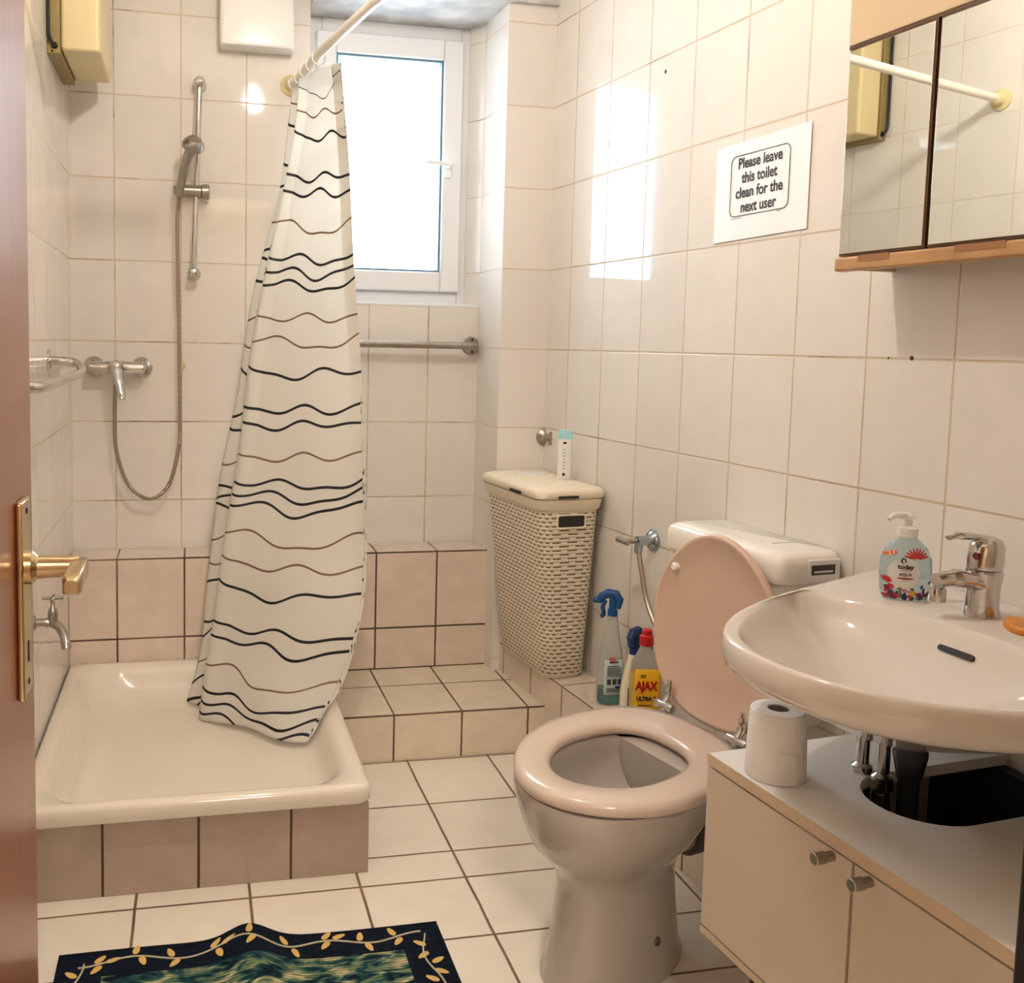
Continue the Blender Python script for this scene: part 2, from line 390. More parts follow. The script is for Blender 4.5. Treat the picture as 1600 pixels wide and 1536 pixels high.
def rug_mat():
    m = bpy.data.materials.new('rug_pile'); m.use_nodes = True; k = NT(m); b = m.node_tree.nodes['Principled BSDF']
    uv = k.n('ShaderNodeUVMap'); sp = k.n('ShaderNodeSeparateXYZ'); k.link(uv.outputs[0], sp.inputs[0]); u, v = sp.outputs[0], sp.outputs[1]
    # centre picture: u .085..(W-.085), v below .085 from the far edge
    ins = k.math('MULTIPLY', k.math('GREATER_THAN', u, .085), k.math('LESS_THAN', u, .655)); ins = k.math('MULTIPLY', ins, k.math('GREATER_THAN', v, .082))
    mp = k.n('ShaderNodeMapping'); mp.inputs['Scale'].default_value = (15, 34, 1); k.link(uv.outputs[0], mp.inputs[0])
    n = k.n('ShaderNodeTexNoise'); n.inputs['Scale'].default_value = 1.2; n.inputs['Detail'].default_value = 6; n.inputs['Distortion'].default_value = 1.2; k.link(mp.outputs[0], n.inputs['Vector'])
    cr = k.n('ShaderNodeValToRGB'); e = cr.color_ramp; e.elements[0].position = .36; e.elements[0].color = srgb(14,30,44); e.elements[1].position = .68; e.elements[1].color = srgb(226,214,168)
    x = e.elements.new(.47); x.color = srgb(40,92,92); x = e.elements.new(.56); x.color = srgb(130,150,112)
    k.link(n.outputs['Fac'], cr.inputs[0])
    k.link(k.mix(ins, srgb(18,30,46), cr.outputs[0]), b.inputs['Base Color']); b.inputs['Roughness'].default_value = .95; b.inputs['Specular IOR Level'].default_value = .15
    h = k.math('SINE', k.math('MULTIPLY', v, 2*PI/.0078)); bp = k.n('ShaderNodeBump'); bp.inputs['Strength'].default_value = .9; bp.inputs['Distance'].default_value = .004
    k.link(h, bp.inputs['Height']); k.link(bp.outputs[0], b.inputs['Normal']); return m
m_rug = rug_mat()
m_leaf = mat('rug_leaf', srgb(214,178,104), .9)
m_vine = mat('rug_vine', srgb(196,186,160), .9)

# ------------------------------------------------------------------ structure
b = MB(); b.box(XL-.25, 1.9, -1.0, 3.5, -.05, 0); struct(b.build('floor', m_floor, smooth=False))
b = MB(); b.box(XL-.25, 1.9, YF-.1, 3.5, CEIL, CEIL+.05); struct(b.build('ceiling', m_ceiling, smooth=False))
NX0, NX1 = .36, .945            # window niche
# shower wall + strip under window (one plane), open above the sill between NX0 and the pier
b = MB()
b.box(XL-.12, NX0, YB, YB+.2, 0, CEIL)
b.box(NX0, NX1+.06, YB, YB+.2, 0, 1.318)
o = b.build('wall_back', m_wall_back, smooth=False); struct(o)
# beam over the niche, soffit in old plaster
b = MB(); b.box(NX0, NX1+.4, YP-.02, YB+.25, 2.232, CEIL)
struct(b.build('trim_1', m_plaster, smooth=False))
# pier (projects to the right of the niche) with splayed reveal
b = MB()
q = [(NX1, YP), (1.30, YP), (1.30, YB+.25), (.90, YB+.25), (.90, YB+.06), (NX1-.012, YB)]
b.loft([[(x, y, 0) for x, y in q], [(x, y, CEIL) for x, y in q]])
struct(b.build('wall_pier', m_wall_pier, smooth=False))
b = MB(); b.box(XL-.12, XL, YF-.1, YB+.2, 0, CEIL); struct(b.build('wall_left', m_wall_left, smooth=False))
# right wall in its own frame, with a few small drill marks
b = MB(); b.box(0, .12, -2.75, .3, 0, CEIL); b.m = 1
for y, z, r in ((-.829, 1.888, .005), (-1.666, 1.180, .0045), (-1.612, 1.179, .0022)): b.lathe([(r, -.0004), (r, .002)], (0, y, z), 'X', 10)
o = b.build('wall_right', [m_wall_right, m_ink], smooth=False); o.location = RO; o.rotation_euler = (0, 0, SK); struct(o)
# doorway wall: left stub, right part, head
DJ0, DJ1 = -.26, .573
b = MB(); b.box(XL-.12, DJ0, YF-.1, YF, 0, CEIL); b.box(DJ1+.05, 1.75, YF-.1, YF, 0, CEIL); b.box(DJ0, DJ1+.05, YF-.1, YF, 2.05, CEIL)
struct(b.build('wall_front', m_corr, smooth=False))
b = MB(); b.box(DJ1, DJ1+.05, YF-.115, YF+.015, 0, 2.05); b.box(DJ0, DJ1+.05, YF-.115, YF+.015, 2.01, 2.05)
struct(b.build('trim_2', m_jamb, bevel=.003))
# unseen corridor shell behind the viewpoint, added to shut out sky light
b = MB(); b.box(-.75, -.7, -1.0, YF-.1, 0, CEIL); b.box(1.3, 1.35, -1.0, YF-.1, 0, CEIL); b.box(-.75, 1.35, -1.05, -1.0, 0, CEIL); b.box(-.75, 1.35, -1.0, YF-.1, CEIL, CEIL+.05); b.box(-.75, XL-.25, -1.0, YF-.1, -.05, 0)
struct(b.build('wall_corridor', m_corr, smooth=False))
# shower ledge, step, right ledge, tray skirt
b = MB(); b.box(XL, NX1+.05, 3.072, YB, 0, .522); struct(b.build('trim_3', m_low, bevel=.003, smooth=False))
b = MB(); b.box(.393, 1.02, 2.675, 3.072, 0, .137); struct(b.build('trim_4', m_step, bevel=.003, smooth=False))
b = MB(); b.box(-.128, 0, -2.5, -.18, 0, .232); o = b.build('trim_5', m_rledge, bevel=.003, smooth=False); o.location = RO; o.rotation_euler = (0, 0, SK); struct(o)
b = MB(); b.box(XL, .385, 2.102, 2.14, 0, .163); b.box(.35, .385, 2.14, 3.072, 0, .163); struct(b.build('trim_6', m_skirt, bevel=.002, smooth=False))

# window
def window():
    Y0 = YB+.06
    x0, x1, z0, z1 = NX0+.0, .888, 1.318, 2.232
    def ring(bm, ax0, ax1, az0, az1, w, ya, yb):
        bm.box(ax0, ax0+w, ya, yb, az0, az1); bm.box(ax1-w, ax1, ya, yb, az0, az1); bm.box(ax0+w, ax1-w, ya, yb, az0, az0+w); bm.box(ax0+w, ax1-w, ya, yb, az1-w, az1)
    b = MB(); ring(b, x0, x1+.03, z0, z1, .045, Y0+.01, Y0+.07)
    fr = b.build('window_1', m_upvc, bevel=.004); struct(fr)
    b = MB(); b.box(NX0, NX1, YB-.002, Y0+.02, 1.312, 1.322); s = b.build('sill', m_upvc, fr, bevel=.002)
    b = MB(); ring(b, x0+.025, x1-.012, z0+.045, z1-.045, .066, Y0-.012, Y0+.05); sash = b.build('sash', m_upvc, fr, bevel=.006)
    gx0, gx1, gz0, gz1 = x0+.091, x1-.078, z0+.111, z1-.111
    b = MB(); ring(b, gx0, gx1, gz0, gz1, .007, Y0+.0, Y0+.045); b.build('gasket', m_gasket, sash)
    b = MB(); b.box(gx0, gx1, Y0+.03, Y0+.036, gz0, gz1); b.build('pane', m_glass, sash, smooth=False)
    h = MB(); h.loft([rrect(.013, .028, .006, 0, 0, z) for z in (0, .006, .008)])
    for i, v in enumerate(h.v): h.v[i] = (.828+v[0], Y0-.012-v[2], 1.768+v[1])
    hp = h.build('handle_plate', m_white_plastic, sash, bevel=.001)
    h = MB(); h.tube(sm([(.828, Y0-.018, 1.777), (.828, Y0-.045, 1.777), (.815, Y0-.052, 1.778), (.78, Y0-.052, 1.782), (.745, Y0-.052, 1.784)], 5), .007, 12)
    h.build('handle', m_white_plastic, hp)
window()
PL = bpy.data.lights.new('window_portal', 'AREA'); PL.shape = 'RECTANGLE'; PL.size = .56; PL.size_y = .95
PL.cycles.is_portal = True
po = bpy.data.objects.new('window_portal', PL); COL.objects.link(po); po.location = (.63, YB+.22, 1.77); po.rotation_euler = (-PI/2, 0, 0)

# ------------------------------------------------------------------ lamp of the room and an added fill light
def ceiling_lamp():
    t = thing('ceiling_lamp', 'bare warm bulb hanging from the ceiling in the middle of the bathroom', 'lamp', (LAMP_POS[0], LAMP_POS[1], CEIL))
    b = MB(); b.lathe([(.045, 0), (.045, -.012), (.02, -.03), (.006, -.035), (.006, -.09), (.02, -.095), (.022, -.13)]); b.build('lamp_holder', m_white_plastic, t)
    e = mat('bulb_glow', (1, .9, .8, 1), .5, emit=(LAMP_COLOR, LAMP_STRENGTH))
    b = MB(); b.lathe([(.012, -.13), (.016, -.14), (.034, -.17), (.037, -.19), (.030, -.21), (.014, -.224), (.001, -.226)], n=20); b.build('bulb', e, t)
ceiling_lamp()
def add_fill_light():  # added fill behind the camera, brightens the low fronts of skirt, cabinet and toilet
    L = bpy.data.lights.new('fill_light', 'AREA'); L.energy = FILL_ENERGY; L.color = (1, .90, .79); L.size = .5
    o = bpy.data.objects.new('fill_light', L); COL.objects.link(o); o.location = (.25, -.80, CEIL-.03)
add_fill_light()

# ------------------------------------------------------------------ door with brass plate
def door():
    X = -.19
    b = MB(); b.box(X-.04, X, .56, 1.245, .01, 2.0); d = b.build('door_1', m_door, bevel=.002); struct(d)
    b = MB(); b.box(X, X+.008, 1.128, 1.186, .785, 1.008); pl = b.build('door_plate', [m_brass], d, bevel=.003); plabel(pl, 'long brass backplate')
    b = MB()
    for z in (.80, .995): b.lathe([(.004, 0), (.003, .001)], (X+.008, 1.157, z), 'X', 10)
    b.build('screw', m_brass_dark, pl)
    b = MB(); b.loft([[(X+.0082, 1.157+x, .835+z) for x, z, _ in rrect(.003, .012, .0028)], [(X+.0088, 1.157+x, .835+z) for x, z, _ in rrect(.003, .012, .0028)]]); b.build('keyhole', m_brass_dark, pl)
    b = MB(); b.lathe([(.019, .008), (.019, .014), (.013, .02), (.0115, .055), (.0125, .064)], (X, 1.155, .931), 'X', 20)
    # flat lever grip pointing to the hinge side
    rings = []
    for t in (0, .1, .5, .92, 1.0):
        y = 1.170-.098*t; s = 1.0 if .05 < t < .98 else .7
        rings.append([(X+.064+a, y, .930-.003*t+c) for a, c, _ in rrect(.0095*s, .0105*s, .004)])
    b.loft(rings); b.build('door_handle', m_brass, d)
door()

# ------------------------------------------------------------------ shower: tray, bar set, mixer
def shower_tray():
    t = thing('shower_tray', 'square cream enamel shower tray on a tiled plinth', 'shower tray', (.0125, 2.583, .163))
    hx, hy = .3785, .487
    R = []
    for dx, r, z in ((.004,.03,0),(0,.03,.006),(0,.03,.03),(.003,.03,.037),(.010,.03,.041),(.024,.05,.041),(.034,.08,.038),(.044,.11,.030),(.055,.125,.012),(.069,.135,-.018),(.088,.145,-.038),(.118,.155,-.049),(.17,.16,-.054)):
        R.append(rrect(hx-dx, hy-dx, r, 0, 0, z, 8))
    b = MB(); b.loft(R, False, True); o = b.build('basin', m_enamel, t, angle=60)
shower_tray()
def shower_set():
    y0 = YB-.05
    t = thing('shower_bar', 'chrome slide bar with hand shower on the tiled wall', 'shower', (.01, YB, 1.388))
    def L(x, y, z): return (x-.01, y-YB, z-1.388)
    top, bot = (.018, y0, 1.968), (.001, y0, 1.392)
    b = MB(); b.bar(L(*top), L(*bot), .0088, 16); b.build('rail', m_chrome, t)
    for n_, p in (('wall_bracket', top), ('wall_bracket', bot)):
        b = MB(); b.lathe([(.021, 0), (.021, -.006), (.016, -.012), (.013, -.03), (.015, -.05), (.017, -.06), (.012, -.068), (.004, -.071)], L(p[0], YB, p[2]), 'Y', 20); b.build(n_, m_chrome, t)
    b = MB(); z = 1.641
    b.lathe([(.016, -.048), (.020, -.044), (.020, .01), (.018, .012)], L(.012, y0, z), 'X', 20)
    b.lathe([(.019, .012), (.023, .014), (.023, .034), (.019, .037)], L(.012, y0, z), 'X', 14)
    sl = b.build('slider', m_chrome_dull, t)
    b = MB(); b.tube([L(-.045, y0-.012, z-.012), L(-.045, y0-.02, z+.012)], .014, 14); b.build('hose_cradle', m_chrome_dull, sl)
    # hand shower
    b = MB(); P = sm([L(-.043, y0-.014, 1.622), L(-.034, y0-.03, 1.672), L(-.022, y0-.05, 1.72), L(-.008, y0-.066, 1.752)], 6)
    b.tube(P, [.011+.005*i/(len(P)-1) for i in range(len(P))], 16)
    hd = b.build('hand_shower', m_chrome_dull, t)
    b = MB(); b.lathe([(.006, .022), (.02, .019), (.030, .008), (.034, -.004), (.033, -.010), (.028, -.012)], (0, 0, 0), 'Z', 28)
    M = Matrix.Translation(L(.0, y0-.078, 1.768)) @ Matrix.Rotation(.75, 4, 'X') @ Matrix.Rotation(.2, 4, 'Y')
    b.v = [tuple(M @ Vector(v)) for v in b.v]; b.build('spray_head', m_chrome_dull, hd)
    # hose
    P = sm([L(*p) for p in [(-.043, y0-.012, 1.625), (-.048, y0-.015, 1.55), (-.047, YB-.055, 1.40), (-.043, YB-.05, 1.2), (-.041, YB-.05, .95), (-.045, YB-.05, .85), (-.075, YB-.052, .735), (-.132, YB-.055, .690), (-.195, YB-.058, .733), (-.232, YB-.06, .84), (-.236, YB-.062, .95), (-.233, YB-.065, 1.062)]], 26)
    b = MB(); b.tube(P, [.0066 if i % 2 else .0054 for i in range(len(P))], 10); b.build('hose', m_hose, t)
    # mixer
    x0, x1, z = -.302, -.158, 1.098
    m = thing('shower_mixer', 'chrome lever mixer tap on the shower wall', 'tap', (-.23, YB, z))
    for x in (x0, x1):
        b = MB(); b.lathe([(.033, 0), (.033, -.004), (.027, -.012), (.017, -.020), (.015, -.055), (.013, -.06)], (x+.23, 0, 0), 'Y', 24); b.build('wall_flange', m_chrome, m)
    b = MB(); b.lathe([(.013, -.083), (.017, -.079), (.019, -.05), (.021, 0), (.019, .05), (.017, .079), (.013, .083)], (0, -.058, 0), 'X', 20); b.lathe([(.011, -.045), (.011, -.018)], (0, -.062, 0), 'Z', 14); b.build('body', m_chrome, m)
    b = MB(); b.lathe([(.022, -.06), (.024, -.085), (.019, -.1), (.004, -.104)], (0, 0, 0), 'Y', 20)
    P = [(0, -.088, .004), (.006, -.105, -.02), (.014, -.125, -.055), (.022, -.14, -.092)]
    b.tube(sm(P, 4), [.019]*4+[.016]*4+[.012]*4+[.009], 14, flat=.7); b.build('lever', m_chrome, m)
shower_set()
def hose_clip():
    b = MB(); b.lathe([(.012, 0), (.012, -.006), (.008, -.016), (.008, -.028)], (-.037, YB, 1.106), 'Y', 14)
    o = b.build('hose_hook', m_cream_plastic); tag(o, 'small cream knob on the shower wall behind the hose', 'hook')
hose_clip()

def curtain_rod():
    t = thing('curtain_rod', 'white L-shaped shower curtain rod above the tray', 'curtain rod', (.30, YB, 1.99))
    def L(x, y, z): return (x-.30, y-YB, z-1.99)
    P = [L(.300, YB, 1.99), L(.345, 2.85, 1.995), L(.420, 2.40, 1.995)]
    P2 = [L(.432, 2.36, 1.995), L(.431, 2.335, 1.994), L(.415, 2.32, 1.993), L(.38, 2.317, 1.992), L(0, 2.335, 1.98), L(XL, 2.35, 1.968)]
    b = MB(); b.tube(P+P2, .0125, 16); b.build('rod', m_rod, t)
    for p, ax, s in ((L(.300, YB, 1.99), 'Y', -1), (L(XL, 2.35, 1.968), 'X', 1)):
        b = MB(); b.lathe([(.033, 0), (.033, .006*s), (.022, .012*s), (.018, .03*s), (.013, .034*s)], p, ax, 20); b.build('wall_flange', m_cream_plastic, t)
    for i in range(5):
        f = i/4; y = 3.16-.30*f; x = .308+(.345-.308)*f
        b = MB(); b.tube([L(x+.019*math.cos(a), y, 1.99+.019*math.sin(a)-.006) for a in [2*PI*j/18 for j in range(19)]], .0018, 6)
        plabel(b.build('ring', m_white_plastic, t), 'thin white curtain ring')
curtain_rod()

def curtain():
    E = [(0.324,3.185,2.04),(0.297,3.165,1.931),(0.26,3.13,1.649),(0.177,3.09,1.331),(0.128,3.055,1.019),(0.08,3.03,0.788),(0.042,2.99,0.484),(0.025,2.95,0.297),(0.001,2.92,0.195),(-0.02,2.9,0.128)]
    M = [(0.331,3.1,2.0),(0.309,3.06,1.831),(0.258,3.03,1.597),(0.204,3.0,1.366),(0.162,2.97,1.138),(0.132,2.94,0.874),(0.091,2.91,0.633),(0.059,2.88,0.393),(0.035,2.85,0.251),(0.017,2.82,0.116)]
    R = [(0.405,2.84,1.972),(0.425,2.8,1.698),(0.439,2.77,1.395),(0.455,2.74,1.146),(0.461,2.7,0.899),(0.465,2.66,0.6),(0.438,2.6,0.42),(0.388,2.57,0.272),(0.338,2.55,0.20),(0.295,2.53,0.135)]
    VR = [0,.15,.295,.425,.555,.70,.80,.88,.94,1.0]
    vE = [(y-95)/1095 for y in (98,160,300,460,620,740,900,1000,1060,1100)]
    vM = [(y-95)/1095 for y in (95,200,320,440,560,700,835,970,1055,1142)]
    vR = [(y-95)/1095 for y in (95,250,420,560,700,862,960,1040,1085,1128)]
    n = 10
    E, M, R = sm(E, n), sm(M, n), sm(R, n)
    def vi(v): return [x.x for x in sm([(a, 0, 0) for a in v], n)]
    vE, vM, vR = vi(vE), vi(vM), vi(vR)
    rows, uvs = [], []
    N = len(E)
    for k in range(N):
        s = k/(N-1); row = []; uv = []
        e, m, r = E[k], M[k], R[k]
        d = (r-m); d.z = 0; nrm = Vector((d.y, -d.x, 0)).normalized()      # points to +X / viewer side
        dm = (m-e); dm.z = 0; nm = Vector((dm.y, -dm.x, 0)).normalized()
        gather = (1-s)**1.6
        for j in range(13):                                                # back fold E -> M
            t = j/12; p = e.lerp(m, t)-nm*.028*math.sin(PI*t)*(1-.3*s)+nm*.018*gather*math.sin(t*PI*3)
            row.append(p); uv.append((1.3+t*.18, vE[k]*(1-t)+vM[k]*t+.012*math.sin(9*s)))
        for j in range(1, 57):                                             # main panel with soft pleats
            t = j/56; p = m.lerp(r, t)
            amp = .006+.020*gather; w = math.sin(t*PI*6+.6)*math.sin(PI*min(1, t*6))*amp
            w += .018*math.sin(PI*t)*(.35+s) + .010*math.sin(t*PI*3+2.5*s)*s
            if s > .9: w += .02*math.sin(t*9)*(s-.9)*10
            row.append(p+nrm*w+Vector((0,0,.004*math.sin(t*7+s*30)*s)))
            uv.append((t*(.62-.12*gather)+.05, vM[k]*(1-t)+vR[k]*t-.012*math.sin(PI*t)))
        for j in range(1, 8):                                              # turned-back near edge
            t = j/7; p = r+Vector((-.02*t, .05*t, 0))*(1-.5*s)
            row.append(p); uv.append((.9+t*.12, vR[k]+.012))
        rows.append(row); uvs.append(uv)
    b = MB(); b.loft([[tuple(p) for p in r] for r in rows], closed=False, uvs=uvs)
    o = b.build('shower_curtain', m_curtain, angle=80)
    o.modifiers.new('thick', 'SOLIDIFY').thickness = .0008
    tag(o, 'white shower curtain with wavy black and tan lines hanging into the tray', 'shower curtain')
curtain()

# ------------------------------------------------------------------ left wall and back wall fittings
def grab_rail():
    t = thing('grab_rail', 'bent chrome grab rail on the left wall beside the door', 'grab rail', (XL, 2.70, 1.131))
    def L(x, y, z): return (x-XL, y-2.70, z-1.131)
    P = sm([L(XL+.004, 2.70, 1.128), L(XL+.04, 2.70, 1.126), L(XL+.072, 2.695, 1.120), L(XL+.088, 2.66, 1.108), L(XL+.088, 2.60, 1.098), L(XL+.08, 2.4, 1.093), L(XL+.075, 2.1, 1.09), L(XL+.06, 2.04, 1.09), L(XL+.003, 2.02, 1.09)], 8)
    b = MB(); b.tube(P, .0115, 14); b.build('bar', m_chrome, t)
    for p in (P[0], P[-1]):
        b = MB(); b.lathe([(.03, 0), (.03, .004), (.026, .007)], (0.0, p.y, p.z), 'X', 20); b.build('wall_flange', m_chrome, t)
grab_rail()
def bib_tap():
    t = thing('bib_tap', 'small chrome garden-style tap low on the left wall', 'tap', (XL, 2.42, .515))
    t.scale = (.85, .85, .85)
    b = MB(); b.lathe([(.02, 0), (.02, .004), (.011, .006), (.011, .045)], (0,0,0), 'X', 16)
    b.tube(sm([(.03, 0, 0), (.055, 0, -.006), (.075, -.02, -.02), (.088, -.045, -.042), (.092, -.055, -.062)], 5), [.0125]*8+[.012]*8+[.0135]*5, 14)
    b.lathe([(.013, -.012), (.014, .02), (.011, .035), (.007, .04), (.0045, .062)], (.05, 0, .002), 'Z', 14); b.build('body', m_chrome_dull, t)
    b = MB(); b.tube([(.05, -.032, .068), (.05, 0, .068), (.05, .032, .068)], [.0042, .0055, .0042], 10); b.tube([(.022, 0, .068), (.05, 0, .068), (.078, 0, .068)], [.0042, .0055, .0042], 10); b.build('cross_handle', m_chrome_dull, t)
bib_tap()
def heater():
    t = thing('wall_heater', 'tall cream wall heater box high on the left wall', 'heater', (XL, 2.76, 1.915))
    b = MB(); b.box(0, .032, 0, .33, .0, .44); b.build('chassis', m_olive, t, bevel=.002)
    b = MB(); rings = [[(x, y, z) for x, y, _ in rrect(.05, .163, .012, .082, .166, 0)] for z in (.012, .44)]
    b.loft(rings); b.build('cover', m_cream_plastic, t, bevel=.006)
    b = MB(); b.lathe([(.0035, 0), (.003, -.001)], (.024, 0, .018), 'Y', 8); b.lathe([(.003, 0), (.0025, -.001)], (.012, 0, .006), 'Y', 8); b.box(.012, .024, -.002, 0, .012, .028); b.build('bracket_screw', m_brass_dark, t)
    b = MB(); P = sm([(XL+.005, 2.750, 2.40), (XL+.005, 2.750, 2.1), (XL+.005, 2.750, 2.0), (XL+.007, 2.750, 1.955), (XL+.02, 2.755, 1.93)], 6)
    b.tube(P, .0045, 10); o = b.build('power_cord', m_black); tag(o, 'thick black cord running down beside the cream wall heater', 'cord')
heater()
def fan_box():
    t = thing('water_heater', 'white rounded plastic box at the top of the shower wall', 'water heater', (.19, YB, 2.082))
    def rr(z, d): return [(x, -.04+y, z) for x, y, _ in rrect(.112-d, .04-d*.4, .012)]
    b = MB(); b.loft([rr(0, .004), rr(.003, .001), rr(.008, 0), rr(.33, 0), rr(.335, .003)]); b.build('casing', m_white_plastic, t)
fan_box()
def towel_rail():
    y = YB-.06
    t = thing('towel_rail', 'pale metal towel rail under the window', 'towel rail', (.65, YB, 1.185))
    b = MB(); P = sm([(-.24, -.004, 0), (-.24, -.04, 0), (-.225, -.058, 0), (-.19, -.06, 0), (0, -.06, 0), (.215, -.06, 0), (.245, -.058, 0), (.258, -.04, 0), (.258, -.004, 0)], 6)
    b.tube(P, .0115, 16); b.build('bar', m_chrome_dull, t)
    for x in (-.24, .258):
        b = MB(); b.lathe([(.031, 0), (.031, -.005), (.027, -.008)], (x, 0, 0), 'Y', 24)
        b.m = 1
        for q in (-1, 1): b.lathe([(.0045, -.0082), (.004, -.009)], (x+.004, 0, .02*q), 'Y', 10)
        b.build('wall_flange', [m_chrome_dull, m_ink], t)
towel_rail()
def stop_valve():
    t = thing('stop_valve', 'round chrome stop valve on the pier above the hamper', 'valve', (1.104, YP, .899))
    b = MB(); b.lathe([(.030, 0), (.030, -.004), (.022, -.012), (.012, -.016), (.012, -.04), (.009, -.043)], (0,0,0), 'Y', 24); b.build('wall_flange', m_chrome_dull, t)
    b = MB(); b.tube([(-.026, -.05, .0), (0, -.046, 0), (.02, -.05, 0)], [.007, .010, .006], 10); b.tube([(0, -.05, -.02), (0, -.05, .02)], [.005, .005], 8); b.build('cross_handle', m_chrome_dull, t)
stop_valve()

# ------------------------------------------------------------------ hamper with shampoo
def hamper():
    t = thing('laundry_hamper', 'cream woven plastic laundry hamper in the corner on the tiled ledge', 'hamper', rf(-.112, -.43, .2325), SK)
    H = .53
    # bottom (x -.04..+.085), top wider
    def ring(z, f, d=0):
        x0, x1 = (-.040*(1-f)-.100*f), (.086*(1-f)+.094*f); y0, y1 = (-.150*(1-f)-.196*f), (.175*(1-f)+.198*f)
        return [(x, y, z) for x, y, _ in rrect((x1-x0)/2+d, (y1-y0)/2+d, .035, (x0+x1)/2, (y0+y1)/2, 0, 6)]
    zs = [.0, .01, .1, .2, .3, .4, .46, H]
    b = MB(); b.loft([ring(z+.0, z/H, -.008 if z == 0 else 0) for z in zs], uv=True); b.build('body', m_wicker, t, angle=50)
    b = MB(); b.loft([ring(H-.03, .94, .003), ring(H-.025, .95, .006), ring(H, 1, .009), ring(H+.002, 1, .002)], False, False); plabel(b.build('rim', m_wicker_lid, t), 'smooth cream rim band')
    b = MB(); b.loft([ring(H+.002, 1, .006), ring(H+.006, 1, .012), ring(H+.022, 1, .012), ring(H+.030, 1, .006), ring(H+.034, 1, -.008), ring(H+.037, 1, -.03), ring(H+.038, 1, -.06)])
    lid = b.build('lid', m_wicker_lid, t, angle=60); plabel(lid, 'smooth pale lid with woven emboss')
    b = MB()
    for i in range(14):
        for j in range(7):
            x = -.05+.095*j/6; y = -.15+.26*i/13
            b.loft([ell(.005, .008, x, y, H+.036, 8), ell(.003, .006, x, y, H+.0392, 8)], False, True)
    b.build('emboss', m_wicker_lid, lid)
    b = MB(); b.box(-.05, .01, -.2135, -.208, H+.006, H+.013); b.build('lid_slot', m_dark_inside, lid)
    b = MB(); b.box(-.1185, -.113, -.10, -.03, H+.006, H+.013); b.build('lid_slot', m_dark_inside, lid)
    b = MB(); b.box(-.035, .04, .04, .10, H+.0385, H+.0392); b.build('sticker', m_paper, lid)
    f = (H-.050)/H
    y0 = (-.150*(1-f)-.196*f)
    b = MB(); rr = rrect(.041, .0165, .007, 0.0, 0, 0)
    b.loft([[(x, y0-.0012-.05*(z_)*0, H-.062+z_) for x, z_, _ in rr], [(x, y0+.012, H-.062+z_) for x, z_, _ in rr]]); b.build('handle_opening', m_dark_inside, t)
    b = MB(); b.tube([(x*1.06, y0-.001, H-.062+z_*1.12) for x, z_, _ in rr]+[(rr[0][0]*1.06, y0-.001, H-.062+rr[0][1]*1.12)], .0028, 8); b.build('handle_frame', m_wicker_lid, t)
hamper()
def wrap_lines(b, rows, R, z0, dz, wid, h=.0014):
    for i in range(rows):
        w = wid*random.uniform(.55, 1.0); b.box(-w, w*random.uniform(.6, 1), -R-.0006, -R+.0003, z0-i*dz, z0-i*dz+h)
def shampoo():
    t = thing('shampoo_bottle', 'slim white shampoo bottle with pale blue cap on the hamper lid', 'bottle', rf(-.062, -.475, 0.2325+.5685), SK-.2)
    b = MB(); b.loft([ell(.021*k, .015*k, 0, 0, z, 28, 2.4) for z, k in ((0, .9), (.003, 1), (.10, 1), (.118, .96))]); b.build('body', m_white_plastic, t)
    b = MB(); b.loft([ell(.021*k, .015*k, 0, 0, z, 28, 2.4) for z, k in ((.1185, .97), (.140, .95), (.143, .9))]); b.build('cap', m_cyan, t)
    b = MB()
    for i in range(7): w = random.uniform(.003, .0065); b.box(-.010, -.010+2*w, -.0154, -.0145, .030+i*.0095, .0312+i*.0095)
    b.box(-.010, -.002, -.0154, -.0145, .010, .018); b.box(-.010, .000, -.0154, -.0145, .104, .110); b.build('label', m_ink, t)
shampoo()

# ------------------------------------------------------------------ bottles on the right ledge
def trigger(t, m, z, s=1.0, rot=0.0):
    b = MB(); b.lathe([(.0135*s, z), (.0135*s, z+.016*s), (.010*s, z+.018*s)], n=16)
    hd = [(-.040, .036, .009), (-.030, .050, .011), (-.012, .060, .0125), (.008, .058, .012), (.018, .046, .010), (.012, .022, .009)]
    # body of the trigger head: swept block
    b.tube([(x*s, 0, z+h*s) for x, h, r in hd], [r*s for x, h, r in hd], 12)
    b.tube([(0, 0, z+.012*s), (0, 0, z+.05*s)], .0105*s, 12)
    b.lathe([(.007*s, -.052*s), (.0085*s, -.050*s), (.0085*s, -.036*s)], (0, 0, z+.039*s), 'X', 12)
    b.tube(sm([(-.020*s, 0, z+.040*s), (-.027*s, 0, z+.022*s), (-.024*s, 0, z+.004*s), (-.030*s, 0, z-.006*s)], 4), .006*s, 8)
    M = Matrix.Rotation(rot, 4, 'Z'); b.v = [tuple(M @ Vector(v)) for v in b.v]
    return b.build('trigger', m, t)
def loftbottle(prof, p=2.6, n=32): return [ell(a, c, 0, 0, z, n, p) for z, a, c in prof]
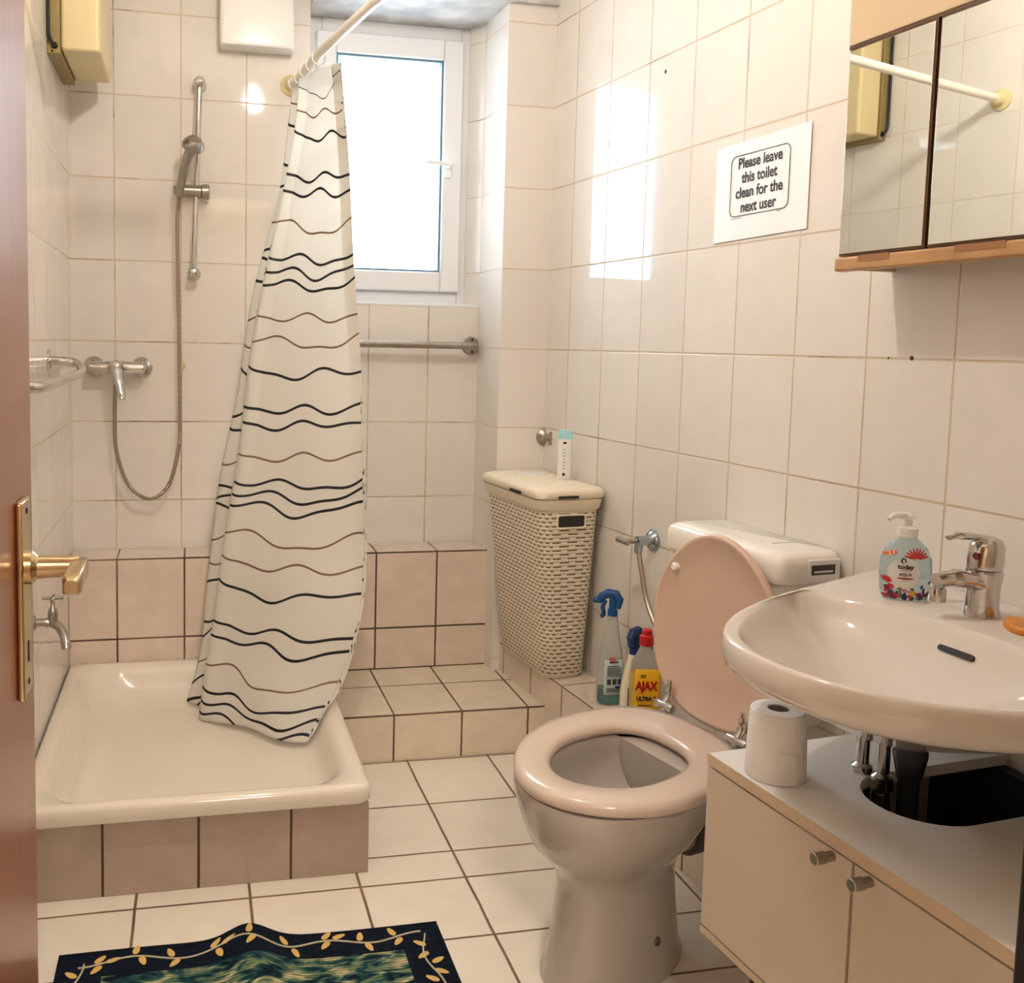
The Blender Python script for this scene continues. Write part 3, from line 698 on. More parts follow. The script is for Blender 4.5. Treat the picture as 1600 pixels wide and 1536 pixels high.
def cleaners():
    z = .2325
    # glass cleaner
    t = thing('spray_bottle', 'clear glass-cleaner spray bottle with blue trigger and teal liquid, beside the hamper', 'bottle', rf(-.066, -.785, z), SK-.15, None)
    out = [(0,.030,.020),(.004,.034,.024),(.06,.035,.025),(.11,.033,.0235),(.15,.028,.020),(.19,.020,.016),(.225,.014,.013),(.240,.013,.013)]
    b = MB(); b.loft(loftbottle(out)); plabel(b.build('bottle', m_clear, t), 'clear plastic body')
    lq = [(.002,.029,.0195),(.005,.0325,.0225),(.042,.0335,.0235),(.0425,.033,.023)]
    b = MB(); b.loft(loftbottle(lq)); plabel(b.build('liquid', m_teal_liq, t), 'teal liquid in the bottom')
    b = MB(); b.loft([[(x, -math.sqrt(max(0, 1-(abs(x)/.036)**2.6))**.9*.0255-.0004, zz) for x in [-.026+.052*i/12 for i in range(13)]] for zz in (.03, .06, .09, .125)], closed=False)
    lb = b.build('label', m_label_grey, t); lb.modifiers.new('thick', 'SOLIDIFY').thickness = .0004
    b = MB()
    for i, (a, c, zz, h) in enumerate([(-.014,.010,.118,.0035),(-.02,.012,.108,.002),(-.02,.02,.103,.001),(-.02,.018,.099,.001),(-.02,.02,.095,.001),(-.02,.012,.091,.001),(-.02,.02,.087,.001),(-.021,.021,.0815,.0012),(-.02,.012,.047,.001),(-.02,.02,.043,.001),(-.02,.018,.039,.001)]): b.box(a, c, -.0275, -.0255, zz, zz+h)
    for x in (-.014, .001, .015): b.loft([[(x+u, -.0275, .066+v) for u, v, _ in rrect(.0055, .0075, .002)], [(x+u, -.0262, .066+v) for u, v, _ in rrect(.0055, .0075, .002)]])
    b.build('label_print', mat('label_print', srgb(54,62,74), .6), lb)
    b = MB(); b.box(.004, .020, -.0275, -.0258, .048, .054); b.build('label_accent', m_navy, lb)
    b = MB(); b.loft([ell(.010, .006, -.006, .128, 0, 16), ell(.010, .006, -.006, .128, .0012, 16)]); b.v = [(x, -.0262-zz, y) for x, y, zz in b.v]; b.build('label_badge', mat('badge', srgb(214,120,110), .5), lb)
    tr = trigger(t, m_blue, .240, 1.0, -.5)
    # small white spray
    t = thing('spray_bottle', 'white spray bottle with navy trigger half hidden by the yellow cleaner bottle', 'bottle', rf(-.046, -.866, z), SK-.2, None)
    out = [(0,.030,.021),(.004,.033,.024),(.06,.033,.024),(.10,.027,.021),(.14,.017,.015),(.158,.013,.013)]
    b = MB(); b.loft(loftbottle(out)); b.build('bottle', mat('cream_bottle', srgb(240,228,200), .35), t)
    trigger(t, m_navy, .158, 1.0, -2.6)
    b = MB(); b.box(-.022, .022, -.0262, -.0235, .012, .075); lb = b.build('label', mat('label_black', srgb(40,40,44), .5), t)
    b = MB()
    for i in range(7): w = random.uniform(.012, .018); b.box(-.018, -.018+2*w, -.0268, -.026, .034+i*.0055, .0365+i*.0055)
    b.box(-.018, .016, -.0268, -.026, .015, .028); b.build('label_print', m_label_grey, lb)
    # yellow floor cleaner
    t = thing('cleaner_bottle', 'yellow labelled floor cleaner bottle with red cap beside the toilet lid', 'bottle', rf(-.078, -.972, z), SK-.35)
    t.scale = (1, 1, 1.2)
    out = [(0,.034,.024),(.005,.038,.028),(.12,.038,.028),(.145,.033,.026),(.165,.020,.018),(.175,.015,.015),(.185,.015,.015)]
    b = MB(); b.loft(loftbottle(out, 3.0)); plabel(b.build('bottle', m_clear, t), 'clear plastic body')
    lq = [(.002,.033,.0235),(.005,.0365,.0265),(.118,.0365,.0265),(.12,.036,.026)]
    b = MB(); b.loft(loftbottle(lq, 3.0)); plabel(b.build('liquid', mat('yellow_liquid', srgb(240,196,60), .1), t), 'yellow liquid')
    b = MB(); b.lathe([(.0165, .180), (.0175, .183), (.0175, .200), (.013, .203), (.013, .212), (.010, .214)], n=20); b.build('cap', m_red, t)
    Y = -.0292
    b = MB(); b.loft([[(x, Y+.0008*abs(x/.03)**3-.0002, zz) for x in [-.031+.062*i/10 for i in range(11)]] for zz in (.006, .05, .1, .136)], closed=False)
    lb = b.build('label', m_yellow, t); lb.modifiers.new('thick', 'SOLIDIFY').thickness = .0004
    def txt(body, size, x, zz, m, bold, sx=1.0):
        me = text_mesh(body, size, .0003, bold); b = MB()
        b.merge(me, Matrix.Translation((x, Y-.0012, zz)) @ Matrix.Rotation(PI/2, 4, 'X') @ Matrix.Diagonal((sx, 1, 1, 1))); return b.build('lettering', m, lb, smooth=False)
    txt('AJAX', .0255, -.003, .100, m_red, .0012, .9); txt('ULTRA 7', .0125, -.003, .073, mat('label_blue', srgb(40,30,60), .5), .0005)
    b = MB(); b.box(-.018, -.004, Y-.0012, Y-.0004, .122, .1238); b.box(-.018, -.006, Y-.0012, Y-.0004, .118, .1194); b.box(-.022, .012, Y-.0012, Y-.0004, .058, .060); b.build('label_print', m_ink, lb)
    b = MB()
    for i, (x, zz) in enumerate(((-.026,.010),(-.018,.013),(-.006,.010),(.006,.013),(.016,.010),(.024,.013))):
        b.m = i % 3; b.lathe([(.0045, 0), (.004, -.0012)], (x, Y, zz), 'Y', 10)
    b.build('label_flowers', [m_navy, m_red, m_ink], lb)
cleaners()

# ------------------------------------------------------------------ toilet
TR = SK+math.radians(8)
def toilet():
    t = thing('toilet', 'beige floor-standing toilet with its lid raised', 'toilet', rf(-.208, -1.394, 0), TR)
    def skew(b, k=.17):
        b.v = [(x, y+k*min(0, x+.02), z) for x, y, z in b.v]; return b
    S = [(-.245,.168,.108,0),(-.245,.168,.108,.008),(-.245,.160,.102,.03),(-.243,.148,.095,.10),(-.242,.140,.090,.17),(-.243,.142,.093,.205),(-.247,.160,.112,.235),(-.250,.190,.142,.27),(-.250,.208,.165,.31),(-.248,.222,.182,.35),(-.247,.228,.187,.375),(-.247,.226,.185,.388)]
    b = MB(); rings = [ell(a, c, x, 0, z, 48, 2.15) for x, a, c, z in S]
    I = [(-.255,.165,.130,.388),(-.255,.160,.125,.382),(-.255,.164,.130,.36),(-.255,.160,.124,.33),(-.255,.140,.108,.30),(-.25,.125,.095,.285),(-.24,.10,.075,.28),(-.2,.05,.045,.265),(-.18,.04,.04,.2)]
    rings += [ell(a, c, x, 0, z, 48, 2.05) for x, a, c, z in I]
    b.loft(rings, True, True); skew(b); b.build('bowl', m_bowl, t, angle=70)
    b = MB(); b.loft([[(x, y, z) for x, y, _ in rrect(hx, hy, .03, cx, 0)] for z, hx, hy, cx in ((.25,.05,.05,-.09),(.30,.075,.09,-.075),(.35,.09,.125,-.062),(.388,.092,.13,-.060))]); b.build('rear_deck', m_bowl, t)
    b = MB(); b.tube([(-.15,0,.212),(-.08,0,.207),(-.03,0,.205)], [.050,.046,.044], 24); b.build('outlet', m_bowl, t)
    b = MB(); b.lathe([(.045,.0),(.054,.003),(.054,.028),(.047,.034),(.047,.125)], (-.048,0,.205), 'X', 24); plabel(b.build('outlet_collar', mat('grey_rubber', srgb(96,90,84), .6), t), 'grey rubber outlet collar')
    b = MB(); b.lathe([(.009,0),(.009,-.003),(.006,-.006)], (-.215,-.0945,.078), 'Y', 14); skew(b); plabel(b.build('bolt_cap', mat('bolt', srgb(110,100,90), .4, metal=.7), t), 'round floor bolt cap')
    # seat ring
    def egg(a0, w, x0, z, n=56):
        out = []
        for i in range(n):
            th = 2*PI*i/n; c, s = math.cos(th), math.sin(th)
            x = x0+a0*c if c < 0 else x0+a0*c*(1.0)
            ww = w*(1-.10*max(0, -c)**2)
            p = 2.0 if c < 0 else 2.7
            out.append((x0+a0*math.copysign(abs(c)**(2/p), c), ww*math.copysign(abs(s)**(2/p), s), z))
        return out
    b = MB(); P = [(.232,.198,-.243,.391),(.238,.204,-.243,.397),(.238,.204,-.243,.408),(.232,.198,-.243,.416),(.215,.18,-.244,.4185),(.162,.135,-.255,.4165),(.150,.123,-.257,.411),(.146,.119,-.257,.402),(.150,.123,-.257,.393)]
    rings = [egg(*q) for q in P]; rings.append(rings[0])
    b.loft(rings, False, False); skew(b); b.build('seat', m_seat, t, angle=70, weld=True)
    # lid, raised and leaning back
    b = MB()
    def lid_ring(k, d, n=56):
        out = []
        for i in range(n):
            th = 2*PI*i/n; c, s = math.cos(th), math.sin(th)
            p = 2.0 if c > 0 else 2.8
            h = .205+.200*k*math.copysign(abs(c)**(2/p), c) + (0 if c > 0 else .0)
            w = .178*k*math.copysign(abs(s)**(2/p), s)*(1-.10*max(0, c)**2-.12*max(0, -c)**3)
            out.append((d, w, h))
        return out
    b.loft([lid_ring(k, d) for k, d in ((.3,.022),(.90,.020),(.97,.017),(1.0,.008),(1.0,.001),(.98,-.004),(.95,-.003),(.91,.003),(.6,.007),(.2,.008))])
    M = Matrix.Translation((.012, 0, .408)) @ Matrix.Rotation(math.radians(.5), 4, 'Y')
    b.v = [tuple(M @ Vector(v)) for v in b.v]; lid = b.build('lid', m_lid, t, angle=70); plabel(lid, 'pinkish beige raised lid')
    b = MB(); b.lathe([(.009, 0), (.009, -.008), (.006, -.012)], (.004, .118, .315), 'X', 14); b.v = [tuple(M @ Vector(v)) for v in b.v]; plabel(b.build('bumper', m_white_plastic, lid), 'small white rubber bumper')
    for y in (-.105, .105):
        b = MB(); b.lathe([(.008, -.026), (.0095, -.022), (.0095, .022), (.008, .026)], (-.012, y, .424), 'Y', 14); b.lathe([(.012, .413), (.012, .422)], (-.012, y, 0), 'Z', 14)
        b.tube(sm([(-.012, y, .43), (-.002, y, .445), (.000, y, .463), (.001, y, .478)], 4), [.010]*5+[.009]*4+[.007]*4, 10, flat=.6); plabel(b.build('hinge', m_chrome, t), 'chrome hinge')
toilet()
def cistern():
    t = thing('cistern', 'white plastic toilet cistern on the right wall', 'cistern', rf(-.0015, -1.335, .44), SK)
    def rr(x0, x1, y0, y1, z, r=.02): return [(x, y, z) for x, y, _ in rrect((x1-x0)/2, (y1-y0)/2, r, (x0+x1)/2, (y0+y1)/2, 0)]
    b = MB(); b.loft([rr(-.13,0,-.175,.175,0), rr(-.138,0,-.185,.185,.02), rr(-.145,0,-.192,.192,.296)]); b.build('tank', m_cistern, t, angle=50)
    b = MB(); b.loft([rr(-.149,0,-.197,.197,.298,.022), rr(-.150,0,-.198,.198,.302,.022), rr(-.150,0,-.198,.198,.335,.022), rr(-.146,0,-.195,.195,.348,.022), rr(-.136,0,-.186,.186,.355,.022), rr(-.115,0,-.17,.17,.357,.02)])
    lid = b.build('lid', m_cistern, t, angle=60)
    b = MB(); b.box(-.085, -.008, -.1995, -.190, .300, .346); b.build('end_cap', m_white_plastic, lid, bevel=.003)
    b = MB(); b.box(-.078, -.022, -.2005, -.196, .316, .335); bt = b.build('flush_slot', mat('slot_dark', srgb(70,62,54), .5), lid)
    b = MB(); b.box(-.072, -.028, -.2010, -.2, .320, .324); b.build('flush_key', m_label_grey, bt)
    b = MB(); b.box(-.082, -.015, -.088, -.0865, .3568, .3576); b.build('lid_seam', m_card, lid)
cistern()
def inlet_valve():
    t = thing('angle_valve', 'chrome angle valve with hose on the wall above the cleaning bottles', 'valve', rf(0, -.865, .690), SK)
    b = MB(); b.lathe([(.029, 0), (.029, -.004), (.022, -.014), (.013, -.020), (.013, -.05)], (0,0,0), 'X', 22); b.tube([(-.045, 0, 0), (-.045, 0, -.03)], .0105, 12); b.build('body', mat('blue_chrome', srgb(170,182,192), .12, metal=1.0), t)
    b = MB(); b.tube([(-.05, 0, 0), (-.085, .01, 0)], [.007, .006], 10); b.tube([(-.088, -.018, 0), (-.088, .03, .002)], [.007, .009], 10); b.build('lever', m_chrome_dull, t)
    b = MB(); b.tube(sm([(-.045, 0, -.025), (-.047, -.02, -.07), (-.05, -.06, -.15), (-.055, -.14, -.215), (-.06, -.25, -.235), (-.06, -.30, -.222)], 8), .0065, 10); b.build('hose', m_hose, t)
inlet_valve()

# ------------------------------------------------------------------ wash basin, tap and things on it
def basin():
    t = thing('wash_basin', 'wide cream ceramic wash basin on the right wall above the cabinet', 'wash basin', rf(0, -1.955, 0), SK)
    yo = 1.955
    F = [(-.002,-1.622),(-.05,-1.642),(-.15,-1.680),(-.27,-1.722),(-.385,-1.770),(-.49,-1.835),(-.557,-1.905),(-.585,-1.985),(-.58,-2.08),(-.548,-2.165),(-.50,-2.225),(-.42,-2.275),(-.30,-2.315),(-.15,-2.335),(-.05,-2.338),(-.002,-2.338)]
    P = sm([(x, y, 0) for x, y in F], 4); n = len(P)
    back = 15; y0, y1 = P[-1].y, P[0].y
    O = [(p.x, p.y+yo) for p in P]+[(-.002, y0+(y1-y0)*(i+1)/(back+1)+yo) for i in range(back)]
    c = (-.30, -.02)
    def ring(k, z, cc=c, keep=True):
        out = []
        for x, y in O:
            nx, ny = cc[0]+(x-cc[0])*k, cc[1]+(y-cc[1])*k
            if keep: nx = nx+(x-nx)*max(0, 1+x/.06) if x > -.06 else nx
            out.append((min(nx, -.002), ny, z))
        return out
    G = [(-.255,-1.735),(-.222,-1.79),(-.202,-1.86),(-.19,-1.955),(-.188,-2.06),(-.205,-2.15),(-.26,-2.225),(-.335,-2.262),(-.41,-2.255),(-.485,-2.212),(-.534,-2.155),(-.558,-2.08),(-.560,-1.99),(-.535,-1.915),(-.47,-1.845),(-.37,-1.775),(-.30,-1.735)]
    cb = (-.365, -.025)
    GP = sm([(x, y, 0) for x, y in G]+[(G[0][0], G[0][1], 0)], 6)
    ga = sorted((math.atan2(p.y+yo-cb[1], p.x-cb[0]), math.hypot(p.x-cb[0], p.y+yo-cb[1])) for p in GP)
    def grad(a):
        if a <= ga[0][0] or a >= ga[-1][0]:
            (a0, r0), (a1, r1) = ga[-1], (ga[0][0]+2*PI, ga[0][1]); a = a+2*PI if a <= ga[0][0] else a
        else:
            k = next(i for i in range(len(ga)-1) if ga[i][0] <= a <= ga[i+1][0]); (a0, r0), (a1, r1) = ga[k], ga[k+1]
        return r0+(r1-r0)*((a-a0)/(a1-a0) if a1 > a0 else 0)
    def bowl(k, z):
        out = []
        for x, y in O:
            a = math.atan2(y-cb[1], x-cb[0]); r = grad(a)*k; out.append((cb[0]+r*math.cos(a), cb[1]+r*math.sin(a), z))
        return out
    rings = [ring(.10,.625), ring(.30,.648), ring(.50,.675), ring(.67,.699), ring(.82,.718), ring(.93,.733), ring(.985,.747), ring(1.0,.760), ring(1.0,.774), ring(.994,.783), ring(.982,.788), ring(.968,.787)]
    rings += [bowl(1.02,.7855), bowl(.995,.782), bowl(.965,.773), bowl(.93,.761), bowl(.86,.742), bowl(.72,.722), bowl(.54,.704), bowl(.34,.688), bowl(.12,.679)]
    b = MB(); b.loft(rings); b.build('bowl', m_ceramic, t, angle=80)
    b = MB(); b.lathe([(.024,.6795),(.024,.684),(.02,.6845),(.006,.683)], (-.352,-.01,0)); b.build('drain', m_chrome, t)
    # overflow slot on the rear slope of the bowl
    b = MB(); q = rrect(.0045, .031, .0042, 0, 0)
    for d in (-.002, .0012): pass
    R1 = [(0, y, x) for x, y, _ in q]
    b.loft([[(-.0008, y, z) for _, y, z in R1], [(.004, y, z) for _, y, z in R1]])
    M = Matrix.Translation((-.2085, -.03, .7525)) @ Matrix.Rotation(math.radians(33), 4, 'Y'); b.v = [tuple(M @ Vector(v)) for v in b.v]
    b.build('overflow_slot', m_ink, t)
    # pipes below
    b = MB(); b.lathe([(.024,.64),(.024,.60),(.018,.57),(.015,.56),(.015,.44)], (-.27,-.02,0)); b.tube(sm([(-.27,-.02,.45),(-.27,-.02,.40),(-.25,-.02,.375),(-.22,-.02,.39),(-.20,-.02,.42),(-.17,-.02,.435),(-.0,-.02,.435)], 6), .016, 14); plabel(b.build('waste_trap', mat('dark_pipe', srgb(70,72,76), .25, metal=.6), t), 'dark chrome waste pipe')
    for y in (.06, .02):
        b = MB(); b.lathe([(.010,.62),(.010,.56),(.016,.555),(.016,.535),(.011,.53),(.013,.52),(.013,.50),(.009,.495),(.007,.45)], (-.285, y-.005, 0), 'Z', 14); b.build('supply_valve', m_chrome, t)
basin()
def tap():
    t = thing('basin_tap', 'chrome single-lever mixer tap at the back of the wash basin', 'tap', rf(-.100, -1.930, .7835), SK)
    b = MB(); b.lathe([(.026,0),(.0265,.004),(.0235,.02),(.024,.05),(.0265,.065),(.026,.075)], n=28)
    P = sm([(-.005,0,.055),(-.03,.003,.061),(-.062,.008,.062),(-.082,.011,.058)], 5); b.tube(P, [.021]*4+[.018]*5+[.0145]*(len(P)-9), 16, flat=.8)
    b.lathe([(.0115,.048),(.0125,.044),(.0125,.028),(.010,.026)], (-.079,.0108,0), n=16); b.build('body', m_chrome, t)
    b = MB(); b.loft([ell(a, c, x, 0, z, 28) for z, a, c, x in ((.077,.025,.025,0),(.09,.026,.026,.001),(.112,.024,.025,.003),(.122,.018,.020,.004),(.127,.006,.008,.004))])
    b.tube(sm([(.004,0,.112),(-.018,.004,.125),(-.045,.010,.127),(-.062,.013,.124)], 4), [.017]*4+[.012]*5+[.007]*4, 14, flat=.5)
    b.build('lever', m_chrome, t)
    b = MB(); b.lathe([(.006, 0), (.005, -.0015)], (-.0255, -.006, .098), 'X', 12); b.build('temperature_mark', mat('mark_red', srgb(120,40,36), .4), t)
tap()
def soap_pump():
    t = thing('soap_dispenser', 'clear pump soap bottle with coral reef label on the basin rim', 'soap dispenser', rf(-.140, -1.818, .7845), SK-.50)
    prof = [(0,.026,.014),(.003,.033,.018),(.015,.038,.020),(.045,.0405,.021),(.070,.039,.0205),(.088,.031,.018),(.098,.021,.015),(.104,.0145,.0135),(.107,.0135,.0135)]
    b = MB(); b.loft(loftbottle(prof, 2.2)); plabel(b.build('bottle', m_soap_liq, t), 'clear oval bottle')
    b = MB(); b.lathe([(.0135,.105),(.0150,.1065),(.0150,.120),(.012,.1225),(.0065,.1235),(.0065,.134),(.009,.135),(.009,.140),(.006,.1435)], n=20)
    b.tube(sm([(0,0,.1395),(-.016,-.004,.141),(-.026,-.007,.139),(-.033,-.010,.134)], 4), [.0062]*5+[.0052]*4+[.0040]*4, 10); plabel(b.build('pump', m_white_plastic, t), 'white pump top')
    def front(x, z):                     # y of the bottle's front surface
        for (z0,a0,c0),(z1,a1,c1) in zip(prof, prof[1:]):
            if z0 <= z <= z1: f = (z-z0)/(z1-z0); a = a0+(a1-a0)*f; c = c0+(c1-c0)*f; break
        return -c*max(0.0, 1-min(1, abs(x)/a)**2.2)**(1/2.2)-.0005
    def blob(b, x, z, rx, rz, rot=0, n=14, off=0.0):
        def at(f, a):
            u, v = f*rx*math.cos(a), f*rz*math.sin(a); pu = x+u*math.cos(rot)-v*math.sin(rot); pv = min(.1, max(.003, z+u*math.sin(rot)+v*math.cos(rot)))
            return (pu, front(pu, pv)-off, pv)
        m = 1 if max(rx, rz) < .006 else 5
        rings = [[at((k+1)/m, 2*PI*i/n) for i in range(n)] for k in range(m)]
        if m > 1: b.loft(rings[::-1], False, True)
        else: b.poly(rings[0])
    b = MB(); blob(b, -.008, .047, .024, .026, 0, 28, .0002); lb = b.build('label', mat('label_white', srgb(240,238,238), .4), t)
    cols = [srgb(206,58,66), srgb(122,40,84), srgb(52,50,98), srgb(196,120,150), srgb(232,190,60), srgb(110,140,70), srgb(150,30,60)]
    ms = [mat('coral_%d' % i, c, .5) for i, c in enumerate(cols)]
    b = MB(); rnd = random.Random(3)
    for i in range(70):
        x = rnd.uniform(-.034, .034); z = .006+abs(rnd.gauss(0, .011))*(1.1 if abs(x) > .018 else .7)
        if z > .038: continue
        b.m = rnd.choice([0,1,1,2,2,3,5,6] if x > -.018 else [0,0,6,2,1])
        blob(b, x, z, rnd.uniform(.002,.0045), rnd.uniform(.002,.0045), rnd.uniform(0,3), 8, .0004+.00001*i)
    b.m = 4; blob(b, .006, .016, .0055, .0045, .4, 12, .0016)
    b.m = 0
    for i in range(9):                  # fan coral top right
        a = math.radians(15+150*i/8); blob(b, .010+.011*math.cos(a), .072+.010*math.sin(a), .009, .0017, a, 10, .0004+.00002*i)
    for i in range(8):
        a = math.radians(20+100*i/7); blob(b, -.034+.006*math.cos(a), .030+.008*math.sin(a), .005, .0012, a, 8, .0005)
    b.build('coral_print', ms, lb, smooth=False)
    b = MB(); b.m = 0
    blob(b, -.026, .080, .0068, .004, .3, 14, .0006); blob(b, -.0345, .0775, .003, .003, 0, 8, .0006); b.m = 1
    for d in (-.003, .002): blob(b, -.026+d, .080+d*.3, .0009, .0036, .2, 8, .0008)
    b.build('fish_print', [mat('fish_orange', srgb(226,110,40), .5), m_paper], lb, smooth=False)
    def txt(body, size, x, z, m, bold):
        me = text_mesh(body, size, .0002, bold); b = MB(); b.merge(me, Matrix.Translation((x, 0, z)) @ Matrix.Rotation(PI/2, 4, 'X'))
        b.v = [(vx, front(vx, vz)-.0006+vy, vz) for vx, vy, vz in b.v]; b.build('lettering', m, lb, smooth=False)
    txt('today', .0105, -.006, .0585, m_ink, .0003); txt('AQUA', .0068, -.006, .046, m_ink, .0001); txt('t', .0085, -.0095, .068, m_paper, .0006)
    b = MB(); blob(b, -.0095, .0685, .0042, .0045, 0, 18, .0003); b.m = 1; blob(b, -.006, .0395, .013, .0014, -.03, 14, .0004); b.m = 2
    for z, w in ((.0525,.010),(.0355,.006)): blob(b, -.006, z, w, .0005, 0, 8, .0004)
    b.build('label_print', [m_ink, ms[6], m_card], lb, smooth=False)
soap_pump()
def orange_soap():
    b = MB(); b.loft([ell(.040*k, .027*k, 0, 0, z, 28, 2.3) for z, k in ((0,.92),(.003,1),(.008,1),(.012,.9),(.013,.7))])
    o = b.build('soap_bar', m_orange); o.location = rf(-.108, -2.012, .785); o.rotation_euler = (0, 0, SK+.9)
    tag(o, 'flat orange soap bar on the basin rim right of the tap', 'soap')
orange_soap()

# ------------------------------------------------------------------ cabinet under the basin
def cabinet():
    t = thing('vanity_cabinet', 'pale two-door cabinet under the wash basin', 'cabinet', rf(0, 0, 0), SK)
    x0, y1, y0 = -.474, -1.775, -2.47; zt, zb = .545, .245
    # top with U cut-out open to the wall
    b = MB(); cx0, cy0, cy1 = -.350, -2.085, -1.915; th = .018
    out = [(x0, y0), (-.002, y0), (-.002, cy0)]
    arc = [(cx0+.085+.085*math.cos(a), (cy0+cy1)/2+.085*math.sin(a)) for a in [1.5*PI-PI*i/16 for i in range(17)]]
    out += [(x, y) for x, y in arc]+[(-.002, cy1), (-.002, y1), (x0, y1)]
    n = len(out); lo = b.add([(x, y, zt-th) for x, y in out]); hi = b.add([(x, y, zt) for x, y in out])
    b.face(range(hi, hi+n)); b.face(list(range(lo, lo+n))[::-1])
    for i in range(n): j = (i+1) % n; b.face((lo+i, lo+j, hi+j, hi+i))
    tp = b.build('top_panel', m_cab_top, t, bevel=.0012, smooth=False); plabel(tp, 'white top panel with rounded pipe cut-out')
    b = MB(); b.box(x0-.0012, x0, y0, y1, zt-th, zt); b.build('top_edging', m_cab_edge, tp)
    b = MB(); b.box(x0+.018, -.005, y1-.016, y1, zb, zt-th); b.box(x0+.018, -.005, y0, y0+.016, zb, zt-th); b.box(x0+.018, -.005, y0, y1, zb, zb+.016); b.build('carcass', m_cab, t, bevel=.001)
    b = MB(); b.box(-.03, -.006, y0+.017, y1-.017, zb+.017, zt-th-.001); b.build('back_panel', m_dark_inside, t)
    ym = -2.088
    for a, c, ky in ((ym+.0025, y1, ym+.037), (y0, ym-.0025, ym-.030)):
        b = MB(); b.box(x0, x0+.0165, a, c, zb+.014, zt-th-.004); d = b.build('door', m_cab, t, bevel=.0012)
        b = MB(); b.lathe([(.007,0),(.007,-.012),(.0085,-.014),(.0085,-.030),(.0075,-.031)], (x0, ky, zt-.030), 'X', 16); plabel(b.build('knob', m_chrome_dull, d), 'small metal knob')
    b = MB(); b.box(x0, x0+.017, y0, y1, zb, zb+.011); b.build('bottom_rail', m_cab_edge, t)
    for x, y in ((x0+.07, y1-.06), (x0+.07, y0+.06), (-.08, y1-.06), (-.08, y0+.06)):
        b = MB(); b.lathe([(.018,0),(.018,.006),(.013,.01),(.013,zb)], (x, y, 0), 'Z', 14); b.build('leg', m_black, t)
cabinet()
def paper_roll():
    t = thing('toilet_roll', 'white toilet paper roll standing on the cabinet top', 'toilet roll', rf(-.424, -1.872, .5455), SK)
    t.scale = (.80, .80, .83)
    b = MB(); n = 36; prof = [(.055,0),(.056,.002),(.054,.06),(.0505,.122),(.048,.125),(.021,.125),(.0195,.122),(.0195,.002)]
    b.lathe(prof, (0,0,0), 'Z', n, cap0=False, cap1=False); b.build('paper', m_roll, t)
    b = MB(); b.lathe([(.0194,.001),(.0194,.1235),(.0184,.1235),(.0184,.001)], (0,0,0), 'Z', 24, cap0=False, cap1=False); plabel(b.build('core', m_card, t), 'grey cardboard core')
    b = MB(); b.lathe([(.0183,.001),(.0183,.003)], n=24); b.build('core_base', m_card, t)
    b = MB(); b.loft([[(.0565*math.cos(a), .0565*math.sin(a), z) for a in (-2.2,-2.0,-1.8,-1.6)] for z in (.004,.06)], closed=False); b.build('paper_end', m_roll, t)
paper_roll()

# ------------------------------------------------------------------ mirror cabinet and sign
def mirror_cabinet():
    t = thing('mirror_cabinet', 'mirrored wall cabinet with wooden bottom strip above the wash basin', 'mirror cabinet', rf(0, 0, 0), SK)
    D = .13; y1, y0 = -1.607, -2.40; zb, zs, zm, zt = 1.332, 1.357, 1.722, 2.02
    b = MB(); b.box(-D+.0125, -.002, y1-.012, y1, zb+.004, zt); b.box(-D+.0125, -.002, y0, y0+.012, zb+.004, zt); b.box(-D+.0125, -.002, y0+.012, y1-.012, zt-.012, zt); b.box(-.012, -.002, y0+.012, y1-.012, zb+.03, zt-.012); b.box(-D+.02, -.012, y0+.012, y1-.012, zb+.022, zb+.034); b.build('carcass', m_panel, t, bevel=.001)
    b = MB(); b.box(-D-.003, -D+.02, y0, y1, zb, zs); s = b.build('bottom_strip', m_wood, t, bevel=.004)
    mn = mat('wood_notch', srgb(150,104,60), .5)
    for a, c in ((-1.735, -1.665), (-1.955, -1.865)):
        b = MB(); b.box(-D-.0036, -D-.001, a, c, zs-.011, zs+.0004); b.build('finger_notch', mn, s)
    b = MB(); b.box(-D+.0, -D+.012, y0+.003, y1-.003, zm+.003, zt-.004); plabel(b.build('light_panel', m_panel, t, bevel=.002), 'glossy cream panel above the mirrors')
    b = MB(); b.box(-D+.003, -D+.012, y0+.003, y1-.002, zm-.002, zm+.003); b.build('frame_line', m_frame_brown, t)
    ys = [y1-.001, -1.803, -2.10, y0+.001]
    for i in range(3):
        a, c = ys[i+1]+.003, ys[i]-.003
        b = MB(); b.box(-D+.004, -D+.012, a, c, zs+.002, zm-.002); d = b.build('mirror_door', m_frame_brown, t)
        b = MB(); b.box(-D+.001, -D+.0041, a+.003, c-.003, zs+.006, zm-.006); b.build('mirror', m_mirror, d, bevel=.0008)
mirror_cabinet()
